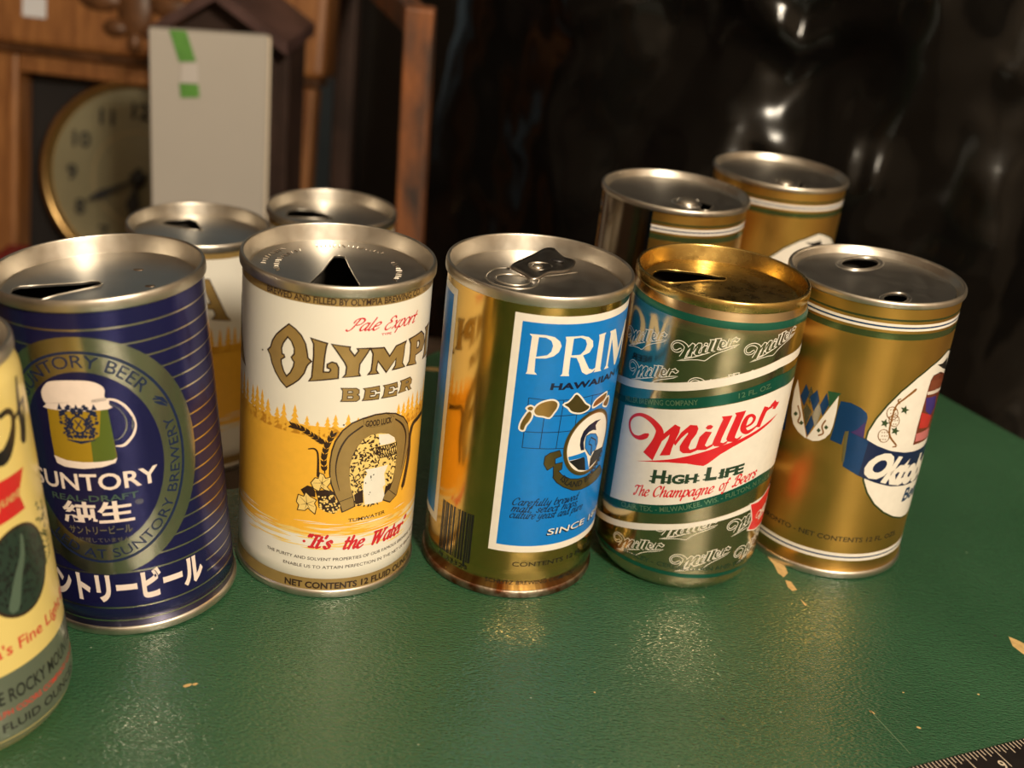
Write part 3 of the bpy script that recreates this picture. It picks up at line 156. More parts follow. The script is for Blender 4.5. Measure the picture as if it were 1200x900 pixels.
LID = {"sun":[[-24.17,-13.65],[-25.2,-9.14],[-23.84,-6.38],[-17.13,-4.57],[-9.93,-2.72],[-5.31,-1.31],[-2.56,0.12],[-0.07,-0.26],[1.57,-2.19],[1.61,-4.22],[-0.71,-6.12],[-4.24,-9.01],[-9.01,-13.26],[-13.71,-19.56],[-18.27,-18.36]],"oly":[[-3.88,11.82],[-0.06,12.49],[2.08,6.02],[5.92,-4.26],[9.11,-12.08],[-5.83,-13.99],[-4.81,-5.79],[-4.53,4.8]],"mil":[[-25.86,3.43],[-24.68,7.23],[-22.21,10.56],[-18.83,12.26],[-13.27,12.27],[-6.75,12.14],[-0.33,11.0],[3.23,10.8],[3.12,8.35],[1.8,6.74],[-4.22,4.64],[-10.97,1.06],[-17.62,-2.48],[-22.41,-2.93],[-25.16,-1.08]],"okt1":[[5.62,19.38],[4.9,17.37],[3.69,15.35],[2.05,13.45],[0.12,11.8],[-1.98,10.51],[-4.12,9.65],[-6.14,9.28],[-7.92,9.43],[-9.35,10.08],[-10.32,11.2],[-10.78,12.71],[-10.68,14.51],[-10.02,16.5],[-8.85,18.53],[-7.25,20.47],[-5.3,22.17],[-3.16,23.53],[-0.97,24.43],[1.12,24.82],[2.95,24.66],[4.4,23.97],[5.36,22.8],[5.78,21.23]],"okt2":[[7.44,-20.32],[6.91,-21.84],[6.07,-23.34],[5.0,-24.72],[3.77,-25.89],[2.45,-26.77],[1.14,-27.31],[-0.08,-27.47],[-1.13,-27.24],[-1.93,-26.63],[-2.44,-25.69],[-2.62,-24.47],[-2.45,-23.06],[-1.95,-21.55],[-1.13,-20.03],[-0.07,-18.62],[1.17,-17.42],[2.52,-16.5],[3.86,-15.94],[5.11,-15.78],[6.17,-16.02],[6.99,-16.65],[7.49,-17.63],[7.64,-18.88]],"gl":[[9.8,-4.24],[11.83,-6.87],[15.53,-9.91],[13.47,-16.43],[10.48,-17.68]],"glc":[[4.21,-11.84]],"gr":[[7.26,-7.89],[8.34,-14.11],[5.35,-21.48]],"grc":[[-0.6,-16.49]],"bo":[[-21.86,8.84],[-19.79,15.01],[-10.76,21.59],[-6.38,19.17],[0.84,5.76],[-8.6,6.03]],"b2":[[-23.73,-4.76],[-23.76,4.13],[-19.46,8.18],[-11.86,9.06],[-4.64,5.28],[1.68,-1.0],[-9.22,-4.11],[-21.28,-7.26]],"tab":[[-10.97,5.22],[-7.49,13.25],[-2.98,22.48],[0.64,28.38],[4.44,29.44],[6.4,25.97],[8.71,22.68],[11.74,20.87],[12.5,16.54],[11.04,10.36],[7.05,6.16],[2.76,1.91],[-0.35,-2.95],[-3.18,-3.95],[-5.44,-1.01],[-9.15,1.47]],"rivet":[[-1.73,6.88]],"tear":[[-11.13,7.83],[-16.08,4.94],[-18.75,-1.47],[-18.74,-6.8],[-16.15,-11.11],[-11.46,-13.09],[-6.54,-13.13],[-2.42,-10.49],[-0.1,-5.54],[0.43,1.0],[3.62,4.29],[8.32,7.59],[13.82,11.75]],"olyt":[[-26.94,11.14],[-24.44,-1.27],[-11.73,-7.12],[-22.25,4.3],[-17.48,22.35],[16.91,23.78],[19.21,-4.1]]}
TR_TAB = LID["tab"]

# ------------------------------------------------------------------ 2D shapes -> print on a can
def catmull(pts, n=5, closed=False):
    out = []; N = len(pts)
    rng = range(N) if closed else range(N - 1)
    for i in rng:
        g = lambda k: pts[k % N] if closed else pts[min(max(k, 0), N - 1)]
        p0, p1, p2, p3 = g(i - 1), g(i), g(i + 1), g(i + 2)
        for s in range(n):
            t = s / n
            out.append(tuple(0.5 * (2 * b + (c - a) * t + (2 * a - 5 * b + 4 * c - d) * t * t + (3 * b - a - 3 * c + d) * t ** 3) for a, b, c, d in zip(p0, p1, p2, p3)))
    if not closed: out.append(tuple(pts[-1]))
    return out
def area2(p): return sum(p[i][0] * p[(i + 1) % len(p)][1] - p[(i + 1) % len(p)][0] * p[i][1] for i in range(len(p)))
def offset(poly, d):
    """grow (d>0) or shrink an outline by d"""
    N = len(poly); s = 1 if area2(poly) > 0 else -1; out = []
    for i in range(N):
        a, b, c = poly[i - 1], poly[i], poly[(i + 1) % N]
        e1 = Vector((b[0] - a[0], b[1] - a[1])); e2 = Vector((c[0] - b[0], c[1] - b[1]))
        if e1.length < 1e-6: e1 = e2
        if e2.length < 1e-6: e2 = e1
        n1 = Vector((e1.y, -e1.x)).normalized(); n2 = Vector((e2.y, -e2.x)).normalized()
        k = n1 + n2
        k = k / max(0.45, k.length_squared / 2) if k.length > 1e-6 else n1
        out.append((b[0] + s * d * k.x, b[1] + s * d * k.y))
    return out
def fill(outer, holes=()):
    loops = [[(p[0], p[1]) for p in outer]] + [[(p[0], p[1]) for p in h] for h in holes]
    flat = [p for l in loops for p in l]
    return [tuple(flat[i] for i in t) for t in tessellate_polygon([[Vector((p[0], p[1], 0)) for p in l] for l in loops])]
def ribbon(pts, width=None, cap=True, nib=None):
    """stroke of given or per-point width; nib=(angle, thin factor) gives pen contrast"""
    P = [Vector((p[0], p[1])) for p in pts]; N = len(P); L, Rr = [], []
    W = []
    for i in range(N):
        t = (P[min(i + 1, N - 1)] - P[max(i - 1, 0)])
        t = t.normalized() if t.length > 1e-9 else Vector((1, 0))
        wd = pts[i][2] if width is None else width
        if nib: wd *= nib[1] + (1 - nib[1]) * abs(math.sin(math.atan2(t.y, t.x) - nib[0]))
        n = Vector((-t.y, t.x)) * wd / 2; W.append(wd)
        L.append(P[i] + n); Rr.append(P[i] - n)
    T = []
    for i in range(N - 1):
        a, b, c, d = L[i], L[i + 1], Rr[i + 1], Rr[i]
        T += [(tuple(a), tuple(b), tuple(c)), (tuple(a), tuple(c), tuple(d))]
    if cap:
        for e in (0, N - 1):
            r = W[e] / 2; c = P[e]; ring = [(c.x + r * math.cos(k * PI / 3), c.y + r * math.sin(k * PI / 3)) for k in range(6)]
            T += [((c.x, c.y), ring[k], ring[(k + 1) % 6]) for k in range(6)]
    return T
def disc(u, v, r, n=10, ry=None):
    ring = [(u + r * math.cos(2 * PI * k / n), v + (ry or r) * math.sin(2 * PI * k / n)) for k in range(n)]
    return [((u, v), ring[k], ring[(k + 1) % n]) for k in range(n)]
def rect(u0, u1, v0, v1): return [((u0, v0), (u1, v0), (u1, v1)), ((u0, v0), (u1, v1), (u0, v1))]
def xf(T, fn): return [tuple(fn(p) for p in t) for t in T]

_txt = {}
def text_tris(s, bold=0.0):
    """triangles of a line of built-in font text, cap height 1, starting at x=0"""
    if (s, bold) in _txt: return _txt[(s, bold)]
    c = bpy.data.curves.new('line', 'FONT'); c.body = s; c.size = 1.0; c.fill_mode = 'FRONT'; c.resolution_u = 3; c.offset = bold
    o = bpy.data.objects.new('line', c); COL.objects.link(o)
    bpy.context.view_layer.update()
    me = o.to_mesh(); me.calc_loop_triangles()
    T = [tuple((me.vertices[i].co.x, me.vertices[i].co.y) for i in t.vertices) for t in me.loop_triangles]
    o.to_mesh_clear(); bpy.data.objects.remove(o); bpy.data.curves.remove(c)
    if not T: return []
    x0 = min(p[0] for t in T for p in t)
    T = xf(T, lambda p: ((p[0] - x0) / 0.729, p[1] / 0.729))
    _txt[(s, bold)] = T
    return T
def place(T, a, b, h, slant=0.0, slope_mode=True):
    """fit a line of text between baseline points a and b, cap height h"""
    if not T: return []
    wd = max(p[0] for t in T for p in t); L = math.hypot(b[0] - a[0], b[1] - a[1]) - slant * h * 0.0
    ux, uy = (b[0] - a[0]) / L, (b[1] - a[1]) / L
    k = L / wd
    return xf(T, lambda p: (a[0] + (p[0] * k + slant * p[1] * h) * ux, a[1] + (p[0] * k + slant * p[1] * h) * uy + p[1] * h))
def on_path(T, path, h, slant=0.0, s0=0.0, s1=1.0, flip=False):
    """bend a line of text along a polyline path (dense)"""
    D = [0.0]
    for i in range(1, len(path)): D.append(D[-1] + math.dist(path[i], path[i - 1]))
    wd = max(p[0] for t in T for p in t); A, B = s0 * D[-1], s1 * D[-1]
    def at(s):
        s = min(max(s, 0), D[-1] - 1e-6); lo, hi = 0, len(D) - 1
        while hi - lo > 1:
            mid = (lo + hi) // 2
            if D[mid] <= s: lo = mid
            else: hi = mid
        t = (s - D[lo]) / max(1e-9, D[lo + 1] - D[lo]); p, q = path[lo], path[lo + 1]
        dx, dy = q[0] - p[0], q[1] - p[1]; l = math.hypot(dx, dy) or 1
        return p[0] + t * dx, p[1] + t * dy, dx / l, dy / l
    def fn(p):
        x, y, dx, dy = at(A + (p[0]) / wd * (B - A) + slant * p[1] * h)
        return x - dy * p[1] * h, y + dx * p[1] * h
    return xf(T, fn)

# a pen-stroke alphabet for the script and brush lettering (x-height 5, capitals 8)
PEN = {
 'a': (5.4, [[(4.1, 4.3), (2.6, 5), (.8, 3.6), (.4, 1.4), (1.4, 0), (2.9, .8), (4, 3)], [(4.3, 5), (3.9, 1.2), (4.5, 0), (5.6, .9)]]),
 'b': (5, [[(.9, 8), (.7, 3), (1, .4), (2.6, 0), (4.2, 1.6), (4.2, 4), (2.9, 5), (1, 3.4)]]),
 'c': (4.4, [[(3.8, 4), (2.8, 5), (1, 4), (.4, 2), (1.3, .2), (2.6, 0), (4.2, 1.2)]]),
 'd': (5.4, [[(4.1, 4.3), (2.6, 5), (.8, 3.6), (.4, 1.4), (1.4, 0), (2.9, .8), (4, 3)], [(4.6, 8), (4, 1.2), (4.6, 0), (5.6, .9)]]),
 'e': (4.6, [[(.7, 2.3), (3, 2.9), (3.9, 4), (3, 5), (1.4, 4.4), (.5, 2.2), (1.1, .3), (2.5, 0), (4.4, 1.4)]]),
 'f': (3.8, [[(4.6, 7.4), (3.8, 8.2), (2.8, 6.8), (2, 2), (1.2, -2.4), (.2, -3), (-.4, -2.2)], [(.6, 4.8), (3.8, 4.8)]]),
 'g': (5.2, [[(4.1, 4.3), (2.6, 5), (.8, 3.6), (.5, 1.6), (1.5, .4), (3, 1.2), (4, 3)], [(4.3, 5), (3.7, -1), (2.4, -3), (.8, -2.6), (.6, -1.6)]]),
 'h': (5.4, [[(1.2, 8), (.6, 0)], [(.8, 2), (2.2, 4.4), (3.6, 5), (4, 3.8), (3.7, 1.2), (4.3, 0), (5.4, .9)]]),
 'i': (2.6, [[(.9, 5), (.6, 1.2), (1.2, 0), (2.4, .9)], [(1.2, 6.8), (1.4, 7)]]),
 'k': (5, [[(1.2, 8), (.6, 0)], [(4, 5), (1, 2.4)], [(1.8, 3), (3.4, .4), (4.8, .2)]]),
 'l': (2.8, [[(1.4, 8.2), (.7, 3), (.8, .6), (1.6, 0), (2.8, 1)]]),
 'm': (7.8, [[(.9, 5), (.5, 0)], [(.7, 2.4), (2.2, 4.6), (3.2, 4.8), (3.4, 3.6), (3, 0)], [(3.2, 2.4), (4.8, 4.6), (6, 4.8), (6.2, 3.6), (5.9, 1.1), (6.6, 0), (7.8, .9)]]),
 'n': (5.4, [[(.9, 5), (.5, 0)], [(.7, 2.4), (2.4, 4.6), (3.7, 4.8), (4, 3.6), (3.7, 1.1), (4.3, 0), (5.4, .9)]]),
 'o': (4.9, [[(2.6, 5), (1, 4.2), (.4, 2.2), (1, .4), (2.4, 0), (4, 1.2), (4.4, 3.2), (3.6, 4.7), (2.6, 5)]]),
 'p': (5, [[(1, 5), (.3, -3)], [(.8, 3), (2, 4.7), (3.4, 5), (4.3, 3.6), (3.8, 1.2), (2.4, 0), (.8, 1)]]),
 'r': (4, [[(.9, 5), (.5, 0)], [(.7, 2.4), (1.8, 4.4), (3, 5), (3.8, 4.4)]]),
 's': (3.8, [[(3.2, 4.2), (2.2, 5), (1.1, 4.2), (1.6, 3), (2.9, 1.8), (2.8, .4), (1.5, 0), (.3, .9)]]),
 't': (3.2, [[(1.5, 7.2), (.8, 1.6), (1.2, 0), (2.9, .9)], [(.1, 4.8), (2.9, 4.8)]]),
 'u': (5.4, [[(.9, 5), (.6, 1.4), (1.4, 0), (2.8, .6), (4, 3)], [(4.3, 5), (3.9, 1.2), (4.5, 0), (5.6, .9)]]),
 'w': (6.8, [[(.6, 5), (.8, .6), (1.8, .2), (3.3, 4.6), (3.5, .6), (4.5, .2), (6.2, 4), (6, 5)]]),
 'x': (4.8, [[(.4, 4.6), (1.4, 4.8), (3, .4), (4.4, .6)], [(4.2, 5), (.4, 0)]]),
 'y': (5.2, [[(.9, 5), (.7, 1.8), (1.5, .6), (2.9, 1.2), (4, 3.4)], [(4.3, 5), (3.6, -1), (2.3, -3), (.7, -2.5)]]),
 'v': (4.8, [[(.5, 5), (1.8, .1), (4.2, 4.8)]]),
 'P': (6.2, [[(2.6, 7.6), (1.8, 3), (1, .6), (-.4, -.2), (-1.4, .4)], [(.2, 5.2), (.6, 7.2), (2.6, 8.2), (5, 7.8), (6, 6.4), (5, 4.4), (2.8, 3.6)]]),
 'E': (6, [[(5.6, 7), (4.2, 8.2), (2.4, 7.4), (2, 5.8), (3.8, 4.6), (1.6, 3.8), (.6, 2), (1.4, .2), (3.2, -.2), (5.2, 1.2)]]),
 'I': (3.8, [[(2.4, 7.8), (1.6, .2)], [(1, 7.8), (3.8, 7.8)], [(.2, .2), (3, .2)]]),
 'W': (9.6, [[(1.6, 7.8), (1.8, .2)], [(1.8, .2), (5, 7.6)], [(5, 7.6), (5.2, .2)], [(5.2, .2), (9, 7.8)], [(.4, 7.8), (2.8, 7.8)], [(3.9, 7.8), (5.8, 7.8)], [(7.8, 7.8), (10, 7.8)]]),
 'T': (6.2, [[(-.2, 6.4), (.4, 7.6), (2.6, 7.6), (5.2, 7.4), (6.4, 8.2)], [(3.6, 7.4), (2.6, 2), (1.6, .2), (.4, .6), (.8, 1.6)]]),
 'C': (6.4, [[(5.4, 6.2), (5.2, 7.6), (3.6, 8.2), (1.4, 6.4), (.5, 3.4), (1.2, .8), (3, -.2), (5.6, 1.6)]]),
 'B': (6.4, [[(2.4, 7.4), (1.6, 2), (.6, -.2), (-.4, .4)], [(.2, 5.4), (1, 7.4), (3.4, 8.2), (5.4, 7.2), (5, 5.2), (2.8, 4.4), (5.2, 3.8), (5.6, 1.6), (3.8, 0), (1.6, .4)]]),
 'O': (7, [[(3.8, 8), (1.4, 6.6), (.6, 3.4), (1.4, .6), (3.2, 0), (5.6, 1.6), (6.4, 4.8), (5.6, 7.2), (3.8, 8)]]),
 "'": (1.6, [[(1, 8.2), (.6, 6.6)]]), '"': (2.8, [[(1, 8.2), (.6, 6.8)], [(2.4, 8.2), (2, 6.8)]]), ',': (2, [[(.8, .4), (.2, -1.2)]]), '.': (1.8, [[(.6, .2), (.8, .3)]]), ' ': (3.2, []), '-': (3, [[(.4, 3), (2.4, 3)]]),
}
def pen_tris(s, weight=1.0, thin=0.45, ang=0.6, slant=0.3, gap=0.3):
    """pen-lettered line, capital height 1"""
    T = []; x = 0.0
    for ch in s:
        adv, st = PEN[ch]
        for k in st:
            pts = catmull([(x + px + slant * py, py) for px, py in k], 4) if len(k) > 2 else [(x + px + slant * py, py) for px, py in k]
            T += ribbon(pts, weight, True, (ang, thin))
        x += adv + gap
    x0 = min(p[0] for t in T for p in t)
    return xf(T, lambda p: ((p[0] - x0) / 8.0, p[1] / 8.0))

# ------------------------------------------------------------------ cans
NSEG = 120
STEP = 2 * PI / NSEG
class Can:
    def __init__(s, loc, tilt=0.0, R=33.0, label='', group=None):
        s.R = R
        s.root = empty('beer_can', tuple(c / 1000 for c in loc), (0, -tilt, 0))
        tag(s.root, label, 'can', group)
        s.cut = R * STEP; s.u_off = 0.0
    def pt(s, u, v, r):
        th = u / s.R
        return (r * math.sin(th) / 1000, -r * math.cos(th) / 1000, v / 1000)
    def print(s, name, T, layer, material, parent=None, label=None, prof=None):
        """lay printed shapes (u, v in mm) on the can wall, following its curve"""
        V, F, Nn = [], [], []
        off = 0.03 * layer; c = s.cut
        if s.u_off: T = xf(T, lambda p: (p[0] + s.u_off, p[1]))
        for t in T:
            k0 = math.floor(min(p[0] for p in t) / c + 1e-6); k1 = math.ceil(max(p[0] for p in t) / c - 1e-6)
            for k in range(k0, max(k1, k0 + 1)):
                poly = [(p[0], p[1]) for p in t]
                for lim, sg in ((k * c, 1), ((k + 1) * c, -1)):
                    out = []
                    for i in range(len(poly)):
                        a, b = poly[i - 1], poly[i]
                        da, db = sg * (a[0] - lim), sg * (b[0] - lim)
                        if (da >= 0) != (db >= 0):
                            w_ = da / (da - db); out.append((a[0] + w_ * (b[0] - a[0]), a[1] + w_ * (b[1] - a[1])))
                        if db >= 0: out.append(b)
                    poly = out
                    if len(poly) < 3: break
                if len(poly) < 3: continue
                if abs(area2(poly)) < 1e-5: continue
                if area2(poly) < 0: poly = poly[::-1]
                base = len(V)
                for u, v in poly:
                    r = (prof(v) if prof else s.R) + off
                    V.append(s.pt(u, v, r)); Nn.append((math.sin(u / s.R), -math.cos(u / s.R), 0))
                F.append(tuple(range(base, base + len(poly))))
        o = mesh_obj(name, V, F, material, parent or s.root, True, Nn)
        if label: o['label'] = label
        return o
    def lathe(s, name, prof, material, parent=None, caps=False, n=NSEG, th0=0.0, th1=2 * PI):
        V, F = [], []
        full = abs(th1 - th0 - 2 * PI) < 1e-6
        cols = n if full else n + 1
        for r, z in prof:
            for k in range(cols):
                th = th0 + (th1 - th0) * k / n
                V.append((r * math.sin(th) / 1000, -r * math.cos(th) / 1000, z / 1000))
        for i in range(len(prof) - 1):
            for k in range(n):
                k2 = (k + 1) % cols if full else k + 1
                F.append((i * cols + k, i * cols + k2, (i + 1) * cols + k2, (i + 1) * cols + k))
        return mesh_obj(name, V, F, material, parent or s.root)
    def lid(s, hole_sets, z, r, material, lip=None, dish=0.0):
        """flat end panel with real openings"""
        outer = [(r * math.sin(k * STEP), -r * math.cos(k * STEP)) for k in range(NSEG)]
        V, F = [], []
        for t in fill(outer, hole_sets):
            if area2(t) < 0: t = t[::-1]
            b = len(V); V += [(p[0] / 1000, p[1] / 1000, z / 1000) for p in t]; F.append((b, b + 1, b + 2))
        o = mesh_obj('lid', V, F, material, s.root, False)
        for h in hole_sets:
            vv, ff = tube([(p[0] / 1000, p[1] / 1000, (z + .05) / 1000) for p in h], 0.00028, 6, True)
            mesh_obj('torn_edge', vv, ff, lip or material, o)
            # metal folded down round the opening
            vv = []; ff = []
            for p in h: vv += [(p[0] / 1000, p[1] / 1000, z / 1000), (p[0] / 1000, p[1] / 1000, (z - 0.7) / 1000)]
            N = len(h)
            for i in range(N):
                j = (i + 1) % N; ff.append((2 * i, 2 * j, 2 * j + 1, 2 * i + 1))
            mesh_obj('folded_lip', vv, ff, material, o)
        return o

def arc_prof(pts, n=4): return catmull(pts, n)
def rim_prof(zt=121.5, h=4.2, zl=115.5):
    w_ = zt - 1.0; f_ = lambda t: (32.45 + (31.2 - 32.45) * t, w_ + (zl - .5 - w_) * t)
    return arc_prof([(33.15, zt - h), (33.9, zt - h + .3), (34.05, zt - h * .72), (34.0, zt - h * .32), (33.7, zt - .3), (33.2, zt), (32.7, zt - .2), (32.45, zt - 1.0), f_(.3), f_(.7), f_(1), (30.9, zl - .8), (30.5, zl - .5), (30.3, zl)])
RIM_TOP = rim_prof()
RIM_BOT = arc_prof([(31.0, 1.2), (31.6, 0.2), (32.6, 0.0), (33.5, 0.4), (33.75, 1.2), (33.7, 2.3), (33.4, 3.1), (33.0, 3.4)])
BODY = [(31.0, 3.0), (33.0, 3.2)] + [(33.0, 3.2 + i * 114.5 / 12) for i in range(1, 13)]
BASE = [(0.05, 4.0), (20, 4.0), (30.0, 4.0), (31.2, 2.6), (31.5, 0.6)]

inner_m = mat('inner_wall_shade', (0.035, 0.028, 0.020), 0.6, 0.0, var=0.2, vscale=60)  # near-black colour paints in the shade inside the cans
def steel_can(loc, body_mat, rim_mat, lid_mat, holes, tilt=0, label='', group=None, base_mat=None, zt=121.5, h=4.2, zl=115.5):
    c = Can(loc, tilt, 33.0, label, group)
    c.lathe('body', BODY, body_mat)
    c.lathe('inner_wall', [(32.7, 4.2), (32.7, 60), (32.7, 115.0)], inner_m, n=60)
    c.lathe('top_rim', rim_prof(zt, h, zl), rim_mat)
    c.lathe('bottom_rim', RIM_BOT, base_mat or rim_mat)
    c.lathe('base', BASE, rim_mat)
    c.zl = zl; c.lidobj = c.lid(holes, zl, 30.32, lid_mat, rim_mat)
    return c

# ------------------------------------------------------------------ the room
wall_m = mat('wall_paint_blue_grey', (0.24, 0.36, 0.50), 0.8, var=0.2, vscale=6, bump=0.1, bscale=90)
warm_m = mat('wall_paint_cream', (0.40, 0.32, 0.24), 0.85, var=0.1, vscale=5)
ceil_m = mat('ceiling_paint', (0.66, 0.60, 0.52), 0.9, var=0.06, vscale=5)
floor_m = mat('floor_boards', (0.10, 0.065, 0.04), 0.5, var=0.4, vscale=8, stretch=(1, 8, 1))
def slab(name, x0, x1, y0, y1, z0, z1, m_): return struct(bm_obj(name, box_bm(x0, x1, y0, y1, z0, z1), m_))
slab('floor', -1.5, 1.5, -1.5, 2.1, -0.77, -0.72, floor_m)
slab('ceiling', -1.5, 1.5, -1.5, 2.1, 1.65, 1.70, ceil_m)
slab('wall_back', -1.5, 1.5, 2.05, 2.1, -0.72, 1.65, wall_m)
slab('wall_left', -1.5, -1.45, -1.45, 2.05, -0.72, 1.65, mat('wall_panel_brown', (0.16, 0.11, 0.08), 0.6, var=0.3, vscale=6))
slab('wall_right', 1.45, 1.5, -1.45, 2.05, -0.72, 1.65, warm_m)
slab('wall_front', -1.45, 1.45, -1.5, -1.45, -0.72, 1.65, warm_m)

# ------------------------------------------------------------------ green table
def green_vinyl():
    M = bpy.data.materials.new('green_vinyl'); M.use_nodes = True; nt = M.node_tree; b = nt.nodes['Principled BSDF']
    tc = nt.nodes.new('ShaderNodeTexCoord')
    def mapping(rot, sc):
        mp = nt.nodes.new('ShaderNodeMapping'); mp.inputs['Rotation'].default_value = (0, 0, rot); mp.inputs['Scale'].default_value = sc
        nt.links.new(tc.outputs['Object'], mp.inputs['Vector']); return mp
    def nz(mp, s, d=3.0):
        n = nt.nodes.new('ShaderNodeTexNoise'); n.inputs['Scale'].default_value = s; n.inputs['Detail'].default_value = d
        nt.links.new(mp.outputs['Vector'], n.inputs['Vector']); return n
    n1 = nz(mapping(0, (1, 1, 1)), 9); r = nt.nodes.new('ShaderNodeValToRGB')
    r.color_ramp.elements[0].color = (0.020, 0.076, 0.034, 1); r.color_ramp.elements[1].color = (0.034, 0.108, 0.052, 1)
    r.color_ramp.elements[0].position = 0.3; r.color_ramp.elements[1].position = 0.7
    nt.links.new(n1.outputs['Fac'], r.inputs['Fac'])
    # pale dust specks
    vo = nt.nodes.new('ShaderNodeTexVoronoi'); vo.inputs['Scale'].default_value = 95; nt.links.new(mapping(0, (1, 1, 1)).outputs['Vector'], vo.inputs['Vector'])
    lt = nt.nodes.new('ShaderNodeMath'); lt.operation = 'LESS_THAN'; lt.inputs[1].default_value = 0.035; nt.links.new(vo.outputs['Distance'], lt.inputs[0])
    mx = nt.nodes.new('ShaderNodeMix'); mx.data_type = 'RGBA'; mx.inputs['B'].default_value = (0.22, 0.28, 0.20, 1)
    nt.links.new(lt.outputs[0], mx.inputs['Factor']); nt.links.new(r.outputs['Color'], mx.inputs['A']); nt.links.new(mx.outputs['Result'], b.inputs['Base Color'])
    # embossed leather grain: two stretched noises and a fine one
    g1 = nz(mapping(0.9, (1, 5, 1)), 320, 2); g2 = nz(mapping(-0.5, (1, 4, 1)), 420, 2); g3 = nz(mapping(0, (1, 1, 1)), 60, 3)
    a = nt.nodes.new('ShaderNodeMath'); a.operation = 'ADD'; nt.links.new(g1.outputs['Fac'], a.inputs[0]); nt.links.new(g2.outputs['Fac'], a.inputs[1])
    a2 = nt.nodes.new('ShaderNodeMath'); a2.operation = 'MULTIPLY_ADD'; a2.inputs[1].default_value = 0.7; nt.links.new(g3.outputs['Fac'], a2.inputs[0]); nt.links.new(a.outputs[0], a2.inputs[2])
    vg = nt.nodes.new('ShaderNodeTexVoronoi'); vg.inputs['Scale'].default_value = 620; vg.inputs['Randomness'].default_value = 0.85
    nt.links.new(mapping(0.62, (1, 2.3, 1)).outputs['Vector'], vg.inputs['Vector'])
    a3 = nt.nodes.new('ShaderNodeMath'); a3.operation = 'MULTIPLY_ADD'; a3.inputs[1].default_value = -0.9; nt.links.new(vg.outputs['Distance'], a3.inputs[0]); nt.links.new(a2.outputs[0], a3.inputs[2]); a2 = a3
    bp = nt.nodes.new('ShaderNodeBump'); bp.inputs['Strength'].default_value = 0.55; bp.inputs['Distance'].default_value = 0.0005
    nt.links.new(a2.outputs[0], bp.inputs['Height']); nt.links.new(bp.outputs['Normal'], b.inputs['Normal'])
    b.inputs['Roughness'].default_value = 0.165; b.inputs['Specular IOR Level'].default_value = 1.0
    return M
def dip(x):
    """the padded top sags a little towards its left side (mm)"""
    s = 0.10
    if x > -95: return 0.0
    if x > -125: t = -95 - x; return -s * t * t / 60
    if x > -200: return -s * 15 - s * (-125 - x)
    t = min(-200 - x, 120); return -s * 15 - s * 75 - s * (t - t * t / 240)
tab = empty('green_table', (0.1, 0.35, -0.72))
tag(tab, 'green vinyl-topped table with chipped spots, carrying the front cans', 'table')
T0 = Vector((0.1, 0.35, -0.72))
bm = bmesh.new()
corner = [(160, 744), (569, 115), (-45, -315), (-454, 330), (-200, 410), (-102, 436), (-78, 520), (-43, 603)]
pts = []
for i in range(len(corner)):   # rounded corners
    a, b, c = (Vector(corner[(i + k) % len(corner)]) for k in (-1, 0, 1))
    d1 = (a - b).normalized(); d2 = (c - b).normalized(); r = 14
    for k in range(5):
        t = k / 4; pts.append(((1 - t) ** 2) * (b + d1 * r) + 2 * t * (1 - t) * b + t * t * (b + d2 * r))
face = bm.faces.new([bm.verts.new((p.x, p.y, 0)) for p in pts])
for xx in list(range(-450, -60, 6)):
    bmesh.ops.bisect_plane(bm, geom=bm.verts[:] + bm.edges[:] + bm.faces[:], plane_co=(xx, 0, 0), plane_no=(1, 0, 0))
for v in bm.verts: v.co.z = dip(v.co.x)
ret = bmesh.ops.extrude_face_region(bm, geom=bm.faces[:])
for g in ret['geom']:
    if isinstance(g, bmesh.types.BMVert): g.co.z -= 20
for v in bm.verts: v.co = v.co / 1000 - T0
top = bm_obj('table_top', bm, green_vinyl(), tab)
bmat = mat('table_edging', (0.05, 0.04, 0.03), 0.45, var=0.2)
for x, y in ((150, 640), (470, 130), (-40, -220), (-350, 300)):
    z1 = -0.021 + dip(x) / 1000
    v, f = tube([(x / 1000 - T0.x, y / 1000 - T0.y, 0), (x / 1000 - T0.x, y / 1000 - T0.y, z1 - T0.z)], [0.012, 0.017], 12)
    mesh_obj('leg', v, f, bmat, tab)
chip_m = mat('bare_backing', (0.62, 0.42, 0.17), 0.6, var=0.25, vscale=500)
dirt_m = mat('dark_pit', (0.008, 0.012, 0.008), 0.6)
def chip(poly, m_=chip_m, z=0.06):
    """a spot where the green has flaked off"""
    V, F = [], []
    for t in fill(poly):
        if area2(t) < 0: t = t[::-1]
        b = len(V); V += [(p[0] / 1000 - T0.x, p[1] / 1000 - T0.y, (dip(p[0]) + z) / 1000 - T0.z) for p in t]; F.append((b, b + 1, b + 2))
    mesh_obj('worn_spot', V, F, m_, tab, False)
def blob(x, y, r, ar=1.0, rot=0.0, n=9):
    return [(x + r * (0.7 + 0.5 * random.random()) * math.cos(2 * PI * k / n) * math.cos(rot) - ar * r * (0.7 + 0.5 * random.random()) * math.sin(2 * PI * k / n) * math.sin(rot),
             y + r * math.cos(2 * PI * k / n) * math.sin(rot) + ar * r * (0.7 + 0.5 * random.random()) * math.sin(2 * PI * k / n) * math.cos(rot)) for k in range(n)]
chip([(112.2, 433.3), (116.7, 431.5), (119.7, 424.2), (120.1, 419.5), (117.8, 415.9), (115.9, 418.6), (115.1, 424.7)])
chip([(118.1, 413.9), (120.3, 413.4), (121.9, 407.7), (119.8, 406.7), (118.4, 409.0)])
chip([(122.0, 401.9), (124.2, 397.9), (123.2, 397.1)])
chip([(201.4, 392.7), (204.1, 391.1), (206.7, 388.9), (204.4, 380.6), (201.0, 386.6)])
chip(blob(-92.5, 309.4, 1.7, 0.5, 0.5)); chip(blob(-90.4, 310.4, 0.9, 0.7, 0.5))
